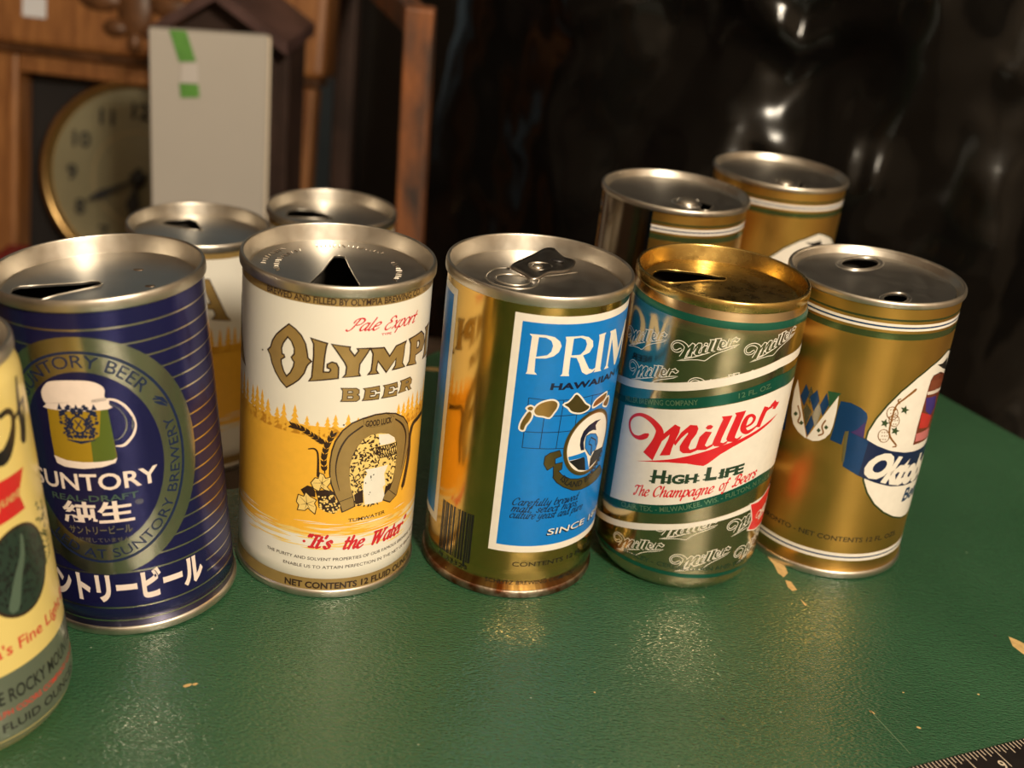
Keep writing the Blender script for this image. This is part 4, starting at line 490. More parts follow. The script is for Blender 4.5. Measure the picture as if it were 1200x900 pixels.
chip(blob(136.0, 336.9, 1.3, 0.4, -0.9)); chip(blob(150.9, 331.6, 0.9, 0.6, -0.2))
chip(blob(-41.7, 577.0, 5.5, 0.35, 0.1))
chip([(134.8, 338.6), (135.2, 338.8), (144.6, 317.8), (144.3, 317.7)], mat('scratch', (0.10, 0.16, 0.09), 0.5))
for x, y, r in ((83, 324, 0.7), (196, 392, 0.6), (178, 354, 0.5), (210, 410, 0.5), (150, 350, 0.4), (40, 330, 0.4), (-60, 290, 0.35)): chip(blob(x, y, r, 0.8), dirt_m if random.random() < 0.6 else chip_m)

# ------------------------------------------------------------------ ruler
rul_m = mat('ruler_black', (0.012, 0.009, 0.009), 0.35, var=0.3, vscale=200)
tick_m = ink('ruler_white', (0.62, 0.52, 0.40))
A_ = Vector((145.1, 311.3)); B_ = Vector((186.7, 331.4)); d_ = (B_ - A_).normalized(); n_ = Vector((d_.y, -d_.x))
rul = empty('ruler', (A_.x / 1000, A_.y / 1000, 0), (0, 0, math.atan2(d_.y, d_.x)))
tag(rul, 'black ruler with white inch marks lying at the table corner', 'ruler')
# local x runs along the marked edge, y < 0 is the ruler's width
bm_obj('blade', box_bm(-0.10, 0.26, -0.030, 0.0, 0.0002, 0.0012, 0.0003), rul_m, rul)
X0 = 30.8   # millimetre position of an inch line along the edge
V, F = [], []
def bar(x, y0, y1, wd):
    b = len(V); V.extend([((x - wd / 2) / 1000, y0 / 1000, 0.00125), ((x + wd / 2) / 1000, y0 / 1000, 0.00125), ((x + wd / 2) / 1000, y1 / 1000, 0.00125), ((x - wd / 2) / 1000, y1 / 1000, 0.00125)]); F.append((b, b + 1, b + 2, b + 3))
for i in range(-60, 130):
    x = X0 + i * 25.4 / 16
    if not -98 < x < 258: continue
    L = 9.5 if i % 16 == 0 else 7.0 if i % 8 == 0 else 4.6 if i % 4 == 0 else 3.6 if i % 2 == 0 else 2.6
    bar(x, -0.3 - L, -0.3, 0.32)
mesh_obj('inch_marks', V, F, tick_m, rul, False)
def ruler_digit(s, x):
    T = text_tris(s, 0.01); V, F = [], []; wd = max(p[0] for t in T for p in t)
    for t in T:
        b = len(V)
        V.extend([((x - 1.2 - wd * 3.6 + p[0] * 3.6) / 1000, (-10.4 + p[1] * 4.4) / 1000, 0.00126) for p in t][::1]); F.append((b, b + 1, b + 2))
    mesh_obj('figure', V, F, tick_m, rul, False)
ruler_digit('9', X0); ruler_digit('10', X0 + 25.4); ruler_digit('8', X0 - 25.4)

# ------------------------------------------------------------------ low bench behind the table, under the two far white cans
bench_m = mat('bench_wood', (0.07, 0.045, 0.03), 0.55, var=0.4, vscale=20, stretch=(1, 9, 1))
be = empty('bench', (-0.15, 0.62, -0.72)); tag(be, 'low dark wooden bench behind the green table', 'bench')
for k in range(4): bm_obj('plank', box_bm(-0.16 + k * 0.081, -0.082 + k * 0.081, -0.11, 0.12, 0.6493, 0.6693, 0.0015), bench_m, be)
for sx in (-0.14, 0.14):
    for sy in (-0.09, 0.10): bm_obj('leg', box_bm(sx - 0.013, sx + 0.013, sy - 0.013, sy + 0.013, 0, 0.6493, 0.001), bench_m, be)

# ------------------------------------------------------------------ sideboard, clock, white board, dark house-shaped box
oak = mat('oak', (0.34, 0.145, 0.045), 0.42, vscale=30, col2=(0.20, 0.075, 0.022), stretch=(6, 6, 0.7), bump=0.1, bscale=60, coat=0.2)
oak_d = mat('oak_carved', (0.15, 0.062, 0.022), 0.45, var=0.5, vscale=60)
sb = empty('sideboard', (-0.56, 1.00, -0.72)); tag(sb, 'dark low sideboard carrying the oak clock', 'sideboard')
bm_obj('top', box_bm(-0.30, 0.33, -0.20, 0.20, 0.375, 0.40, 0.003), bench_m, sb)
bm_obj('body', box_bm(-0.28, 0.31, -0.18, 0.18, 0.05, 0.375, 0.002), bench_m, sb)
for sx in (-0.26, 0.27):
    for sy in (-0.16, 0.13): bm_obj('foot', box_bm(sx, sx + 0.03, sy, sy + 0.03, 0, 0.05), bench_m, sb)

CX, CY, CZ = -0.354, 1.05, -0.066       # centre of the dial
ck = empty('wall_clock', (CX, CY + 0.05, -0.32)); ck.rotation_euler.x = math.radians(-10); ck.location.y -= 0.045; tag(ck, 'carved oak clock with round cream dial and dark hands', 'clock')
O = Vector((CX, CY + 0.05, -0.32))
def cbox(name, x0, x1, y0, y1, z0, z1, m_, bev=0.002): return bm_obj(name, box_bm(CX + x0 - O.x, CX + x1 - O.x, CY + y0 - O.y, CY + y1 - O.y, CZ + z0 - O.z, CZ + z1 - O.z, bev), m_, ck)
blk = mat('clock_black', (0.012, 0.011, 0.012), 0.5)
cbox('back_board', -0.150, 0.150, 0.02, 0.03, -0.25, 0.12, blk, 0)
for s in (-1, 1): cbox('stile', s * 0.130 - 0.024, s * 0.130 + 0.024, -0.013, 0.02, -0.252, 0.098, oak, 0.004)
cbox('top_rail', -0.106, 0.106, -0.0125, 0.02, 0.082, 0.098, oak)
cbox('bottom_rail', -0.106, 0.106, -0.0125, 0.02, -0.252, -0.13, oak)
cbox('dark_moulding', -0.158, 0.158, -0.022, 0.03, 0.099, 0.104, oak_d)  # thin strip in the darker oak
crown = cbox('crown', -0.162, 0.162, -0.028, 0.04, 0.105, 0.19, oak, 0.006)
cbox('crown_cap', -0.168, 0.168, -0.035, 0.045, 0.191, 0.205, oak, 0.004)
for k, (x, z, rx, rz) in enumerate(((0.0, 0.145, 0.016, 0.026), (-0.030, 0.150, 0.020, 0.010), (0.030, 0.150, 0.020, 0.010), (-0.058, 0.156, 0.014, 0.008), (0.058, 0.156, 0.014, 0.008), (-0.016, 0.128, 0.012, 0.008), (0.016, 0.128, 0.012, 0.008), (0, 0.118, 0.007, 0.010))):
    bm = bmesh.new(); bmesh.ops.create_uvsphere(bm, u_segments=14, v_segments=8, radius=1.0)
    for v in bm.verts: v.co = Vector((CX + x + v.co.x * rx, CY - 0.027 + v.co.y * 0.007, CZ + z + v.co.z * rz)) - O
    bm_obj('carving', bm, oak_d, ck, True)
bm_obj('paper_tag', box_bm(CX - 0.096 - O.x, CX - 0.076 - O.x, CY - 0.0292 - O.y, CY - 0.0282 - O.y, CZ + 0.129 - O.z, CZ + 0.146 - O.z), mat('paper', (0.7, 0.72, 0.78), 0.8), ck)
dial_m = mat('dial_cream', (0.23, 0.21, 0.13), 0.45, var=0.1, vscale=30)
num_m = mat('dial_numerals', (0.015, 0.017, 0.02), 0.5)
brass = mat('bezel_brass', (0.62, 0.40, 0.16), 0.28, 1.0, var=0.1, vscale=60)
def ring(name, prof, m_, n=64):
    V, F = [], []
    for r, y in prof:
        for k in range(n): V.append((CX + r * math.cos(2 * PI * k / n) - O.x, CY + y - O.y, CZ + r * math.sin(2 * PI * k / n) - O.z))
    for i in range(len(prof) - 1):
        for k in range(n): F.append((i * n + k, i * n + (k + 1) % n, (i + 1) * n + (k + 1) % n, (i + 1) * n + k))
    return mesh_obj(name, V, F, m_, ck)
dl = ring('dial', [(0.0005, -0.004), (0.040, -0.004), (0.0405, -0.0035), (0.079, -0.003)], dial_m)
ring('dial_step', [(0.040, -0.0042), (0.041, -0.0046), (0.042, -0.0038)], mat('dial_ochre', (0.30, 0.24, 0.13), 0.5))
ring('bezel', catmull([(0.078, 0.004), (0.079, -0.006), (0.082, -0.011), (0.086, -0.010), (0.088, -0.004), (0.088, 0.02)], 3), brass)
for k in range(1, 13):
    T = text_tris(str(k), 0.022); a = PI / 2 - k * PI / 6; wd = max(p[0] for t in T for p in t); h = 0.014
    cx, cz = 0.060 * math.cos(a), 0.060 * math.sin(a); V, F = [], []
    for t in T:
        b = len(V); V.extend([(CX + cx + (p[0] - wd / 2) * h - O.x, CY - 0.0052 - O.y, CZ + cz + (p[1] - 0.5) * h - O.z) for p in t]); F.append((b, b + 1, b + 2))
    mesh_obj('numeral', V, F, num_m, ck, False)
def hand(name, ang, L, wd):
    c, s = math.cos(ang), math.sin(ang)
    out = [(-0.010, -wd * .5), (0.012, -wd * .5), (L * .55, -wd), (L * .7, -wd * 1.5), (L, 0), (L * .7, wd * 1.5), (L * .55, wd), (0.012, wd * .5), (-0.010, wd * .5)]
    bm = prism_bm([(CX + x * c - y * s - O.x, CZ + x * s + y * c - O.z) for x, y in out], CY - 0.0095 - O.y, CY - 0.0080 - O.y); bm_obj(name, bm, num_m, ck)
hand('minute_hand', math.radians(208), 0.052, 0.0028); hand('hour_hand', math.radians(262), 0.034, 0.0045)
bm = bmesh.new(); bmesh.ops.create_uvsphere(bm, u_segments=12, v_segments=8, radius=0.0075)
for v in bm.verts: v.co = Vector((v.co.x + CX, v.co.y * .6 + CY - 0.0085, v.co.z + CZ)) - O
bm_obj('hub', bm, num_m, ck, True)

rb = bm_obj('red_box', box_bm(-0.0105, 0.0105, -0.02, 0.02, 0, 0.200, 0.003), mat('dark_red', (0.16, 0.008, 0.012), 0.4)); rb.location = (-0.447, 0.985, -0.32)
tag(rb, 'small dark red upright box beside the clock foot', 'box')

card_m = mat('white_card', (0.46, 0.43, 0.39), 0.75, var=0.06, vscale=8)
bd = empty('white_board', (-0.238, 0.86, -0.32), (0, 0, math.radians(17))); tag(bd, 'tall white board with a scrap of green tape, behind the far cans', 'board')
bm_obj('panel', box_bm(-0.0415, 0.0395, 0, 0.012, 0, 0.428, 0.0008), card_m, bd)
bm_obj('side_edge', box_bm(0.0397, 0.0415, -0.0005, 0.012, 0, 0.427), mat('card_edge', (0.72, 0.63, 0.50), 0.7), bd)
tape_m = mat('green_tape', (0.10, 0.30, 0.045), 0.5, var=0.15, vscale=120)
for x0, x1, z0, z1, sl in ((-0.028, -0.0165, 0.407, 0.4285, 0.0065), (-0.0215, -0.0085, 0.382, 0.392, 0.001)):
    bm = prism_bm([(x0, z1), (x1, z1), (x1 + sl, z0 + .001), (x0 + sl, z0)], -0.0009, -0.0003); bm_obj('tape', bm, tape_m, bd)
bm = prism_bm([(-0.0195, 0.4055), (-0.009, 0.4065), (-0.0085, 0.3925), (-0.0205, 0.3925)], -0.0009, -0.0003); bm_obj('clear_tape', bm, mat('clear_tape', (0.55, 0.52, 0.50), 0.3), bd)

hs_m = mat('dark_walnut', (0.06, 0.032, 0.024), 0.5, var=0.5, vscale=25)
hs = empty('gabled_box', (-0.245, 0.955, -0.32)); tag(hs, 'dark brown house-shaped box with gable roof behind the white board', 'box')
bm_obj('body', prism_bm([(-0.042, 0), (0.040, 0), (0.040, 0.415), (-0.004, 0.440), (-0.042, 0.415)], -0.02, 0.05), hs_m, hs)
for s in (-1, 1):
    a = (-0.004, 0.452); b = (-0.054 if s < 0 else 0.050, 0.418)
    bm_obj('roof_panel', prism_bm([a, b, (b[0], b[1] - 0.009), (a[0], a[1] - 0.009)] if s > 0 else [b, a, (a[0], a[1] - 0.009), (b[0], b[1] - 0.009)], -0.045, 0.06), mat('walnut_roof', (0.11, 0.06, 0.055), 0.42, var=0.4, vscale=30), hs)
bm_obj('side_strip', box_bm(0.0405, 0.047, -0.02, 0.04, 0.10, 0.41), hs_m, hs)

# ------------------------------------------------------------------ worn wooden frame (two posts and a rail)
worn = mat('worn_red_brown_paint', (0.30, 0.105, 0.035), 0.5, vscale=32, col2=(0.045, 0.034, 0.030), stretch=(1.5, 1.5, 0.6), bump=0.4, bscale=160)
fr = empty('wooden_frame', (-0.085, 0.81, -0.72)); tag(fr, 'worn reddish wooden post and rail frame with chipped paint', 'frame')
P0 = Vector((-0.085, 0.81, -0.72))
bm = box_bm(-0.0096, 0.0096, 0, 0.022, 0, 0.868, 0.002)
for v in bm.verts: v.co.x += -0.0035 * (v.co.z - 0.72) / 0.15
bm_obj('post', bm, worn, fr)
bm = box_bm(-0.0095, 0.0095, 0, 0.022, 0, 0.868, 0.002)
for v in bm.verts: v.co += Vector((-0.107, 0.34, 0))
bm_obj('post', bm, hs_m, fr)
bm = box_bm(-0.008, 0.008, 0.0225, 0.345, 0.846, 0.866, 0.002)
for v in bm.verts: v.co.x += -0.0035 * (v.co.z - 0.72) / 0.15 - (v.co.y - .02) * 0.107 / 0.34 - 0.002
bm_obj('rail', bm, worn, fr)

# ------------------------------------------------------------------ dark cabinet, added to hide the blue wall and its reflection
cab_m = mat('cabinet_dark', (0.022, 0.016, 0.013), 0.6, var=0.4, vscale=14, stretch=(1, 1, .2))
cb = empty('added_dark_cabinet', (0.10, 1.70, -0.72)); tag(cb, 'tall dark cabinet added to black out the wall behind the wooden frame', 'cabinet')
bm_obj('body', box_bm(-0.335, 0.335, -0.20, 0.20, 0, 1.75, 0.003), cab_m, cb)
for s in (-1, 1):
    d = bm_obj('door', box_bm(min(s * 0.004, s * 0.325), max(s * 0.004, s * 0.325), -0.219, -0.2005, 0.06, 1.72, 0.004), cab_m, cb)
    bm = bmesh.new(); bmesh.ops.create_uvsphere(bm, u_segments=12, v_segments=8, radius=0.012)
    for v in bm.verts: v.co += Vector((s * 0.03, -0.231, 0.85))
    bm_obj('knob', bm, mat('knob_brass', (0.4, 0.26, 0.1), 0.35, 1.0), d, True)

# ------------------------------------------------------------------ black plastic sheet hung behind the right-hand cans
pl_m = mat('black_plastic', (0.005, 0.0045, 0.004), 0.16, var=0.2, vscale=30, bump=0.10, bscale=40, rvar=0.05, bdist=0.002, spec=0.28)
path = catmull([(-0.095, 1.06), (-0.06, 1.00), (-0.01, 0.95), (0.05, 0.895), (0.13, 0.86), (0.24, 0.84), (0.38, 0.83), (0.55, 0.86), (0.80, 0.95)], 30)
NZ = 150; V, F = [], []
Ztop, Zbot = 0.46, -0.71
SAG = -0.5
LUMPS = ((0.022, 0.143, 0.030, 0.013, 0.011), (0.166, 0.148, 0.042, 0.015, 0.014), (0.200, 0.112, 0.010, 0.020, 0.006), (0.232, 0.070, 0.008, 0.016, 0.006), (0.212, 0.078, 0.006, 0.018, 0.004), (0.305, 0.150, 0.02, 0.012, 0.008), (-0.02, 0.03, 0.012, 0.010, 0.005))
L = 0.0
for i, p in enumerate(path):
    q = path[min(i + 1, len(path) - 1)]; o_ = path[max(i - 1, 0)]
    tx, ty = q[0] - o_[0], q[1] - o_[1]; l = math.hypot(tx, ty); nx, ny = ty / l, -tx / l
    if i: L += math.dist(p, o_)
    for j in range(NZ + 1):
        z = Ztop + (Zbot - Ztop) * j / NZ
        sag = 0.10 * math.sin((p[0] - 0.05) * 9.0)
        f = 0.015 * math.sin(26 * p[0] + 3.0 * z + 1.5 * math.sin(5 * z)) + 0.008 * math.sin(61 * p[0] - 9 * z + 1.0)
        f += 0.030 * noise.noise(Vector((p[0] * 6, z * 3.2 + sag, 1.7))) + 0.011 * noise.noise(Vector((p[0] * 13 + z * 6, z * 9, 5.1))) + 0.0030 * noise.noise(Vector((p[0] * 50, z * 44, 9.0)))
        f += 0.012 * math.sin(34 * (z + 0.9 * (p[0] - 0.16) ** 2 * 6)) * math.exp(-((p[0] - 0.16) / 0.10) ** 2)
        for x0, z0, wx, wz, am in LUMPS: f += am * math.exp(-((p[0] - x0) / wx) ** 2 - ((z - z0 + 1.2 * abs(p[0] - x0) * SAG) / wz) ** 2)
        V.append((p[0] + nx * f, p[1] + ny * f, z))
n1 = NZ + 1
for i in range(len(path) - 1):
    for j in range(NZ): F.append((i * n1 + j, (i + 1) * n1 + j, (i + 1) * n1 + j + 1, i * n1 + j + 1))
sh = mesh_obj('plastic_sheet', V, F, pl_m)
md = sh.modifiers.new('thickness', 'SOLIDIFY'); md.thickness = 0.0004
tag(sh, 'glossy black plastic sheet hanging in creased folds behind the gold cans', 'plastic sheet')

# ------------------------------------------------------------------ can finishes
rim_m = mat('rim_steel', (0.68, 0.63, 0.55), 0.36, 1.0, var=0.05, vscale=150, rvar=0.04)
lid_m = mat('lid_steel', (0.60, 0.58, 0.55), 0.33, 1.0, var=0.06, vscale=90, rvar=0.04, bump=0.012, bscale=220)
rust_m = mat('rusty_rim', (0.42, 0.36, 0.28), 0.40, 1.0, vscale=170, col2=(0.16, 0.055, 0.022), bump=0.2, bscale=500)
glid_m = mat('gold_lacquer_lid', (0.72, 0.46, 0.10), 0.22, 1.0, var=0.15, vscale=120, rvar=0.06)
glid2_m = mat('gold_lacquer_panel', (0.50, 0.36, 0.13), 0.30, 1.0, var=0.25, vscale=140, rvar=0.08, bump=0.15, bscale=380)
spark_m = mat('emboss_bright', (0.80, 0.76, 0.70), 0.2, 1.0)
hole = lambda k: [tuple(p) for p in LID[k]]
def tint(T, d): return xf(T, lambda p: (p[0] + d, p[1]))
HALF = PI * 33.0

# ================================================================== white can with the horseshoe and the yellow forest
white_i = ink('cream_white', (0.80, 0.77, 0.68)); yel_i = ink('sun_yellow', (0.88, 0.47, 0.045)); yel2_i = ink('pale_yellow', (0.86, 0.62, 0.20))
gold_i = mat('ink_bronze_gold', (0.40, 0.265, 0.09), 0.38, 0.35, var=0.08, vscale=300, coat=0.2); brown_i = ink('dark_brown', (0.035, 0.016, 0.010)); red_i = ink('red', (0.62, 0.022, 0.035))
body_white = mat('white_enamel', (0.80, 0.77, 0.68), 0.33, 0.0, var=0.03, vscale=60, coat=0.3)
def outlined(c, name, out, hol=(), layer=3, face=None, line=None, d=0.52, parent=None):
    o = c.print(name + '_outline', fill(offset(out, d), [offset(h, -d) for h in hol]), layer, line or brown_i, parent)
    c.print(name, fill(out, hol), layer + 1, face or gold_i, parent or c.root)
def forest(c, seed, u0=-104, u1=104):
    """yellow hills with a fringe of firs, pale water streaks below"""
    rnd = random.Random(seed)
    c.print('forest_ground', rect(u0, u1, 26.5, 70), 1, yel_i)
    T = []; u = u0
    while u < u1:
        h = 75 + 2.2 * math.cos((u + 34) / 14) + rnd.uniform(-1.8, 2.0); wd = rnd.uniform(3.4, 5.2)
        n = 5
        for k in range(n):
            a = 66 + (h - 66) * k / n; b = 66 + (h - 66) * (k + 1.4) / n; ww = wd * (1 - k / n) * 0.62 + 0.25
            T.append(((u - ww, a), (u + ww, a), (u, b)))
        u += rnd.uniform(2.6, 4.4)
    c.print('fir_trees', T, 1, yel_i)
    T = []
    for k in range(int((u1 - u0) * 0.42)):
        u = rnd.uniform(u0, u1 - 20); v = 18.5 + 11.5 * rnd.random() ** 0.7; L = rnd.uniform(6, 19); a = rnd.uniform(-.25, .25)
        T += ribbon([(u, v, .1), (u + L * .3, v + a, rnd.uniform(.5, 1.0)), (u + L * .7, v - a, rnd.uniform(.4, .9)), (u + L, v, .1)], None, False)
    c.print('water_streaks', T, 1.5, yel2_i)
    T = []
    for k in range(60):
        u = rnd.uniform(u0, u1 - 16); v = rnd.uniform(26, 33); L = rnd.uniform(6, 16)
        T += ribbon([(u, v, .05), (u + L * .5, v + .2, rnd.uniform(.25, .5)), (u + L, v, .05)], None, False)
    c.print('foam_streaks', T, 2, white_i)
LETTER_I = [(45.6, 99.6), (49.8, 99.6), (49.2, 98.4), (49.0, 89.4), (49.8, 88.2), (45.4, 88.4), (46.2, 89.6), (46.4, 98.4)]
LETTER_A = [(55.8, 104.4), (59.6, 104.4), (68.0, 85.2), (70.3, 82.6), (61.6, 84.4), (63.2, 86.4), (61.8, 89.6), (56.6, 90), (55.9, 87.5), (57.0, 85.4), (51.4, 86.2), (53.4, 88.4)]
LETTER_Ah = [(57.9, 98.8), (61.0, 92.0), (56.9, 92.3)]
SHIFT_A = -11.5
def white_can(loc, holes, label, group, full=True, rot=0.0):
    c = steel_can(loc, body_white, rim_m, lid_m, holes, label=label, group=group)
    c.u_off = 33.0 * rot
    c.lathe('upper_gold_band', [(33.06, 114.3), (33.06, 117.4)], gold_i)
    c.lathe('lower_gold_band', [(33.06, 3.3), (33.06, 8.2)], gold_i)
    forest(c, 3)
    A = [(p[0] + SHIFT_A, p[1]) for p in LETTER_A]; Ah = [(p[0] + SHIFT_A, p[1]) for p in LETTER_Ah]
    for d in (0, -HALF):
        sh_ = lambda L: [(p[0] + d + 11.5, p[1]) for p in L]
        outlined(c, 'letter_A', sh_(A), [sh_(Ah)])
    return c
ol = white_can((-64.8, 398.0, 0), [[(-3.9, 11.8), (-1.9, 13.0), (0, 12.4), (2.1, 6.0), (5.9, -4.3), (9.6, -13.5), (10.4, -19), (8, -24), (3, -27), (-3, -27), (-6.6, -23), (-6.6, -17), (-5.6, -10), (-4.8, -4), (-4.5, 4.8)]],
    'white can with gold-lettered name, horseshoe and yellow forest, in the front row', 'white forest cans')
c = ol
outlined(c, 'letter_O', TR['O'], [TR['Oh']])
for k in 'LYM': outlined(c, 'letter_' + k, TR[k])
outlined(c, 'letter_P', TR['P'], [TR['Ph']]); outlined(c, 'letter_I', LETTER_I)
for nm, k, hs_ in (('B', 'B', ['Bh1', 'Bh2']), ('E', 'E', []), ('E', 'E2', []), ('R', 'R', ['Rh'])):
    outlined(c, 'letter_' + nm, TR[k], [TR[h] for h in hs_], d=0.32)
c.print('script_line', place(pen_tris('Pale', 1.25, 0.4, 0.5, 0.6, 0.0), (8.4, 105.9), (20.9, 105.7), 4.3) + place(pen_tris('Export', 1.25, 0.4, 0.5, 0.6, 0.0), (22.0, 105.4), (37.4, 105.0), 4.3), 3, red_i)
c.print('small_line', place(text_tris('TYPE', 0.02), (21.0, 103.4), (24.9, 103.3), 0.8), 3, red_i)
c.print('band_lettering', place(text_tris('BREWED AND FILLED BY OLYMPIA BREWING CO.', 0.02), (-20.0, 114.8), (38.2, 114.8), 2.3) + place(text_tris('OLYMPIA, WASHINGTON'), (40, 115.0), (66, 115.0), 2.0), 3, brown_i)
# horseshoe picture
H_ = TR
c.print('horseshoe_outline', fill(offset(H_['shoe'], 0.5)), 4, brown_i)
c.print('glen', fill(H_['glen']), 5, yel2_i)
c.print('glen_sky', fill(H_['sky']), 6, white_i)
rnd = random.Random(11); T = []
def inside(p, poly):
    r = False
    for i in range(len(poly)):
        a, b = poly[i - 1], poly[i]
        if (a[1] > p[1]) != (b[1] > p[1]) and p[0] < (b[0] - a[0]) * (p[1] - a[1]) / (b[1] - a[1]) + a[0]: r = not r
    return r
us = [p[0] for p in H_['glen']]; vs = [p[1] for p in H_['glen']]
for k in range(900):
    u, v = rnd.uniform(min(us), max(us)), rnd.uniform(min(vs), max(vs))
    if not inside((u, v), H_['glen']) or inside((u, v), H_['sky']) or inside((u, v), offset(H_['fall'], .2)): continue
    if len(T) > 230 * 4: break
    a = rnd.uniform(0, PI); L = rnd.uniform(.35, .95)
    T += ribbon([(u - L * math.cos(a), v - L * math.sin(a), .15), (u, v, rnd.uniform(.45, .85)), (u + L * math.cos(a), v + L * math.sin(a), .12)], None, False)
c.print('glen_foliage', T, 6, brown_i)
bl = H_['bridge']; T = ribbon([bl[0], bl[1]], .35) + ribbon([bl[3], bl[2]], .35)
for k in range(9):
    t, t2 = k / 9, (k + 1) / 9
    lo = lambda a, b, t: (a[0] + (b[0] - a[0]) * t, a[1] + (b[1] - a[1]) * t)
    T += ribbon([lo(bl[0], bl[1], t), lo(bl[3], bl[2], t2)], .28) + ribbon([lo(bl[0], bl[1], t2), lo(bl[3], bl[2], t)], .28)
c.print('bridge', T, 6.5, brown_i)
c.print('waterfall', fill(H_['fall']), 7, white_i)
T = []
for k in range(26):
    u, v = rnd.uniform(14.5, 22), rnd.uniform(38, 52)
    if inside((u, v), H_['fall']): T += disc(u, v, rnd.uniform(.12, .28), 6, rnd.uniform(.15, .5))
c.print('waterfall_marks', T, 8, brown_i)
for k in ('dk2', 'dk3'): c.print('rocks', fill(H_[k]), 7.5, brown_i)
shoe = c.print('horseshoe', fill(H_['shoe']), 8, gold_i)
c.print('grooves', ribbon(catmull(H_['rim1'], 4)) + ribbon(catmull(H_['rim2'], 4)) + ribbon(H_['foot1']) + ribbon(H_['foot2']), 9, brown_i)
c.print('luck_plate_outline', fill(offset(H_['plate'], .12)), 9, brown_i); c.print('luck_plate', fill(H_['plate']), 10, gold_i)
pl = H_['plate']
c.print('luck_lettering', place(text_tris('GOOD LUCK', 0.035), ((pl[1][0] * .8 + pl[2][0] * .2), pl[2][1] + .5), (pl[4][0] * .95 + pl[3][0] * .05, pl[4][1] - .3), 2.3), 11, brown_i)
T = []
for key, n, sp in (('wheat1', 15, 1.5), ('wheat2', 17, 1.5), ('wheat3', 40, 1.5)):
    path_ = catmull(H_[key], 8); T += ribbon([(p[0], p[1]) for p in path_], .4)
    for k in range(n):
        p = path_[int(k / n * (len(path_) - 1))]; q = path_[min(int(k / n * (len(path_) - 1)) + 1, len(path_) - 1)]
        a = math.atan2(q[1] - p[1], q[0] - p[0]) + PI
        for s in (-1, 1):
            b = a + s * 0.6; T += ribbon([(p[0], p[1], .3), (p[0] + .6 * sp * math.cos(b), p[1] + .6 * sp * math.sin(b), .8), (p[0] + 1.3 * sp * math.cos(b), p[1] + 1.3 * sp * math.sin(b), .1)], None, False)
T += ribbon(catmull(H_['wheat2b'], 4))
c.print('wheat_ears', T, 5, brown_i)
for k in ('dk1', 'dk4', 'hops'): c.print('hop_shadow', fill(H_[k]), 4, brown_i)
hp = H_['hops']; T = []
for k in range(60):
    u, v = rnd.uniform(min(p[0] for p in hp), max(p[0] for p in hp)), rnd.uniform(min(p[1] for p in hp), max(p[1] for p in hp))
    if inside((u, v), hp): T += disc(u, v, .38, 7)
c.print('hop_cones', T, 5, yel2_i)
for k in ('leaf1', 'leaf2'):
    lf = H_[k]; cu = sum(p[0] for p in lf) / len(lf); cv = sum(p[1] for p in lf) / len(lf)
    c.print('leaf_outline', fill(offset(lf, .32)), 6, brown_i); c.print('leaf', fill(lf), 7, yel2_i)
    T = []
    for p in lf[::2]: T += ribbon([(cu, cv, .2), (cu + .8 * (p[0] - cu), cv + .8 * (p[1] - cv), .08)], None, False)
    c.print('leaf_veins', T, 8, brown_i)
c.print('place_name', place(text_tris('TUMWATER', 0.006), (13.0, 32.0), (27.6, 32.4), 1.5), 4, brown_i)
c.print('slogan', place(pen_tris('"It\'s', 2.15, .38, .45, .34, .0), (-1.0, 21.4), (8.2, 21.2), 5.2) + place(pen_tris('the', 2.15, .38, .45, .34, .0), (11.6, 20.9), (20.0, 20.6), 5.2) + place(pen_tris('Water"', 2.15, .38, .45, .34, .0), (22.6, 20.6), (41.4, 20.6), 5.2) + disc(-2.2, 23.6, .55), 4, red_i)
c.print('fine_print', place(text_tris('THE PURITY AND SOLVENT PROPERTIES OF OUR FAMOUS BREWING WATER'), (-17.0, 16.0), (52, 16.0), 1.35), 4, brown_i)
c.print('fine_print', place(text_tris('ENABLE US TO ATTAIN PERFECTION IN THE NET OF BREWING'), (-9.8, 12.6), (50, 12.6), 1.35), 4, brown_i)
c.print('contents_line', place(text_tris('NET CONTENTS 12 FLUID OUNCES', 0.035), (-9.0, 4.0), (48.5, 4.0), 2.7), 3, brown_i)
T = []
for u, v in ((-21.6, 93.0), (9.6, 71.0)): T += disc(u, v, .35, 6)
c.print('specks', T, 3, brown_i)
# embossed marks pressed into the lid
def emboss(c, arcs, m_=spark_m, z=115.6):
    rnd = random.Random(5); V, F = [], []
    for (r, a0, a1, n) in arcs:
        for k in range(n):
            a = math.radians(a0 + (a1 - a0) * k / max(1, n - 1)); L = rnd.uniform(.7, 1.3); wd = 0.22; tw = rnd.choice((0, 0, .5, -.5))
            d = Vector((math.cos(a + tw), math.sin(a + tw))); nn = Vector((-d.y, d.x)); p = Vector((r * math.cos(a), r * math.sin(a)))
            b = len(V)
            for s, t, zz in ((-1, -1, 0), (1, -1, 0), (1, 1, 0), (-1, 1, 0), (-.7, 0, .28), (.7, 0, .28)):
                q = p + d * L * s + nn * wd * t; V.append((q.x / 1000, q.y / 1000, (z + zz) / 1000))
            F += [(b, b + 1, b + 5, b + 4), (b + 2, b + 3, b + 4, b + 5), (b + 1, b + 2, b + 5), (b + 3, b, b + 4)]
    mesh_obj('embossed_marks', V, F, m_, c.lidobj, False)
emboss(ol, [(26, 150, 188, 9), (21.5, 140, 205, 13), (24, 60, 120, 16), (21, -15, 35, 10)])

bo = white_can((-160.7, 560.1, -50.7), [hole('bo')], 'white can half hidden behind the navy striped can, with its opening to the left', 'white forest cans', rot=1.755)
b2 = white_can((-104.5, 610.5, -50.7), [hole('b2')], 'white can hidden behind the horseshoe can, only its silver lid showing', 'white forest cans', rot=2.4)

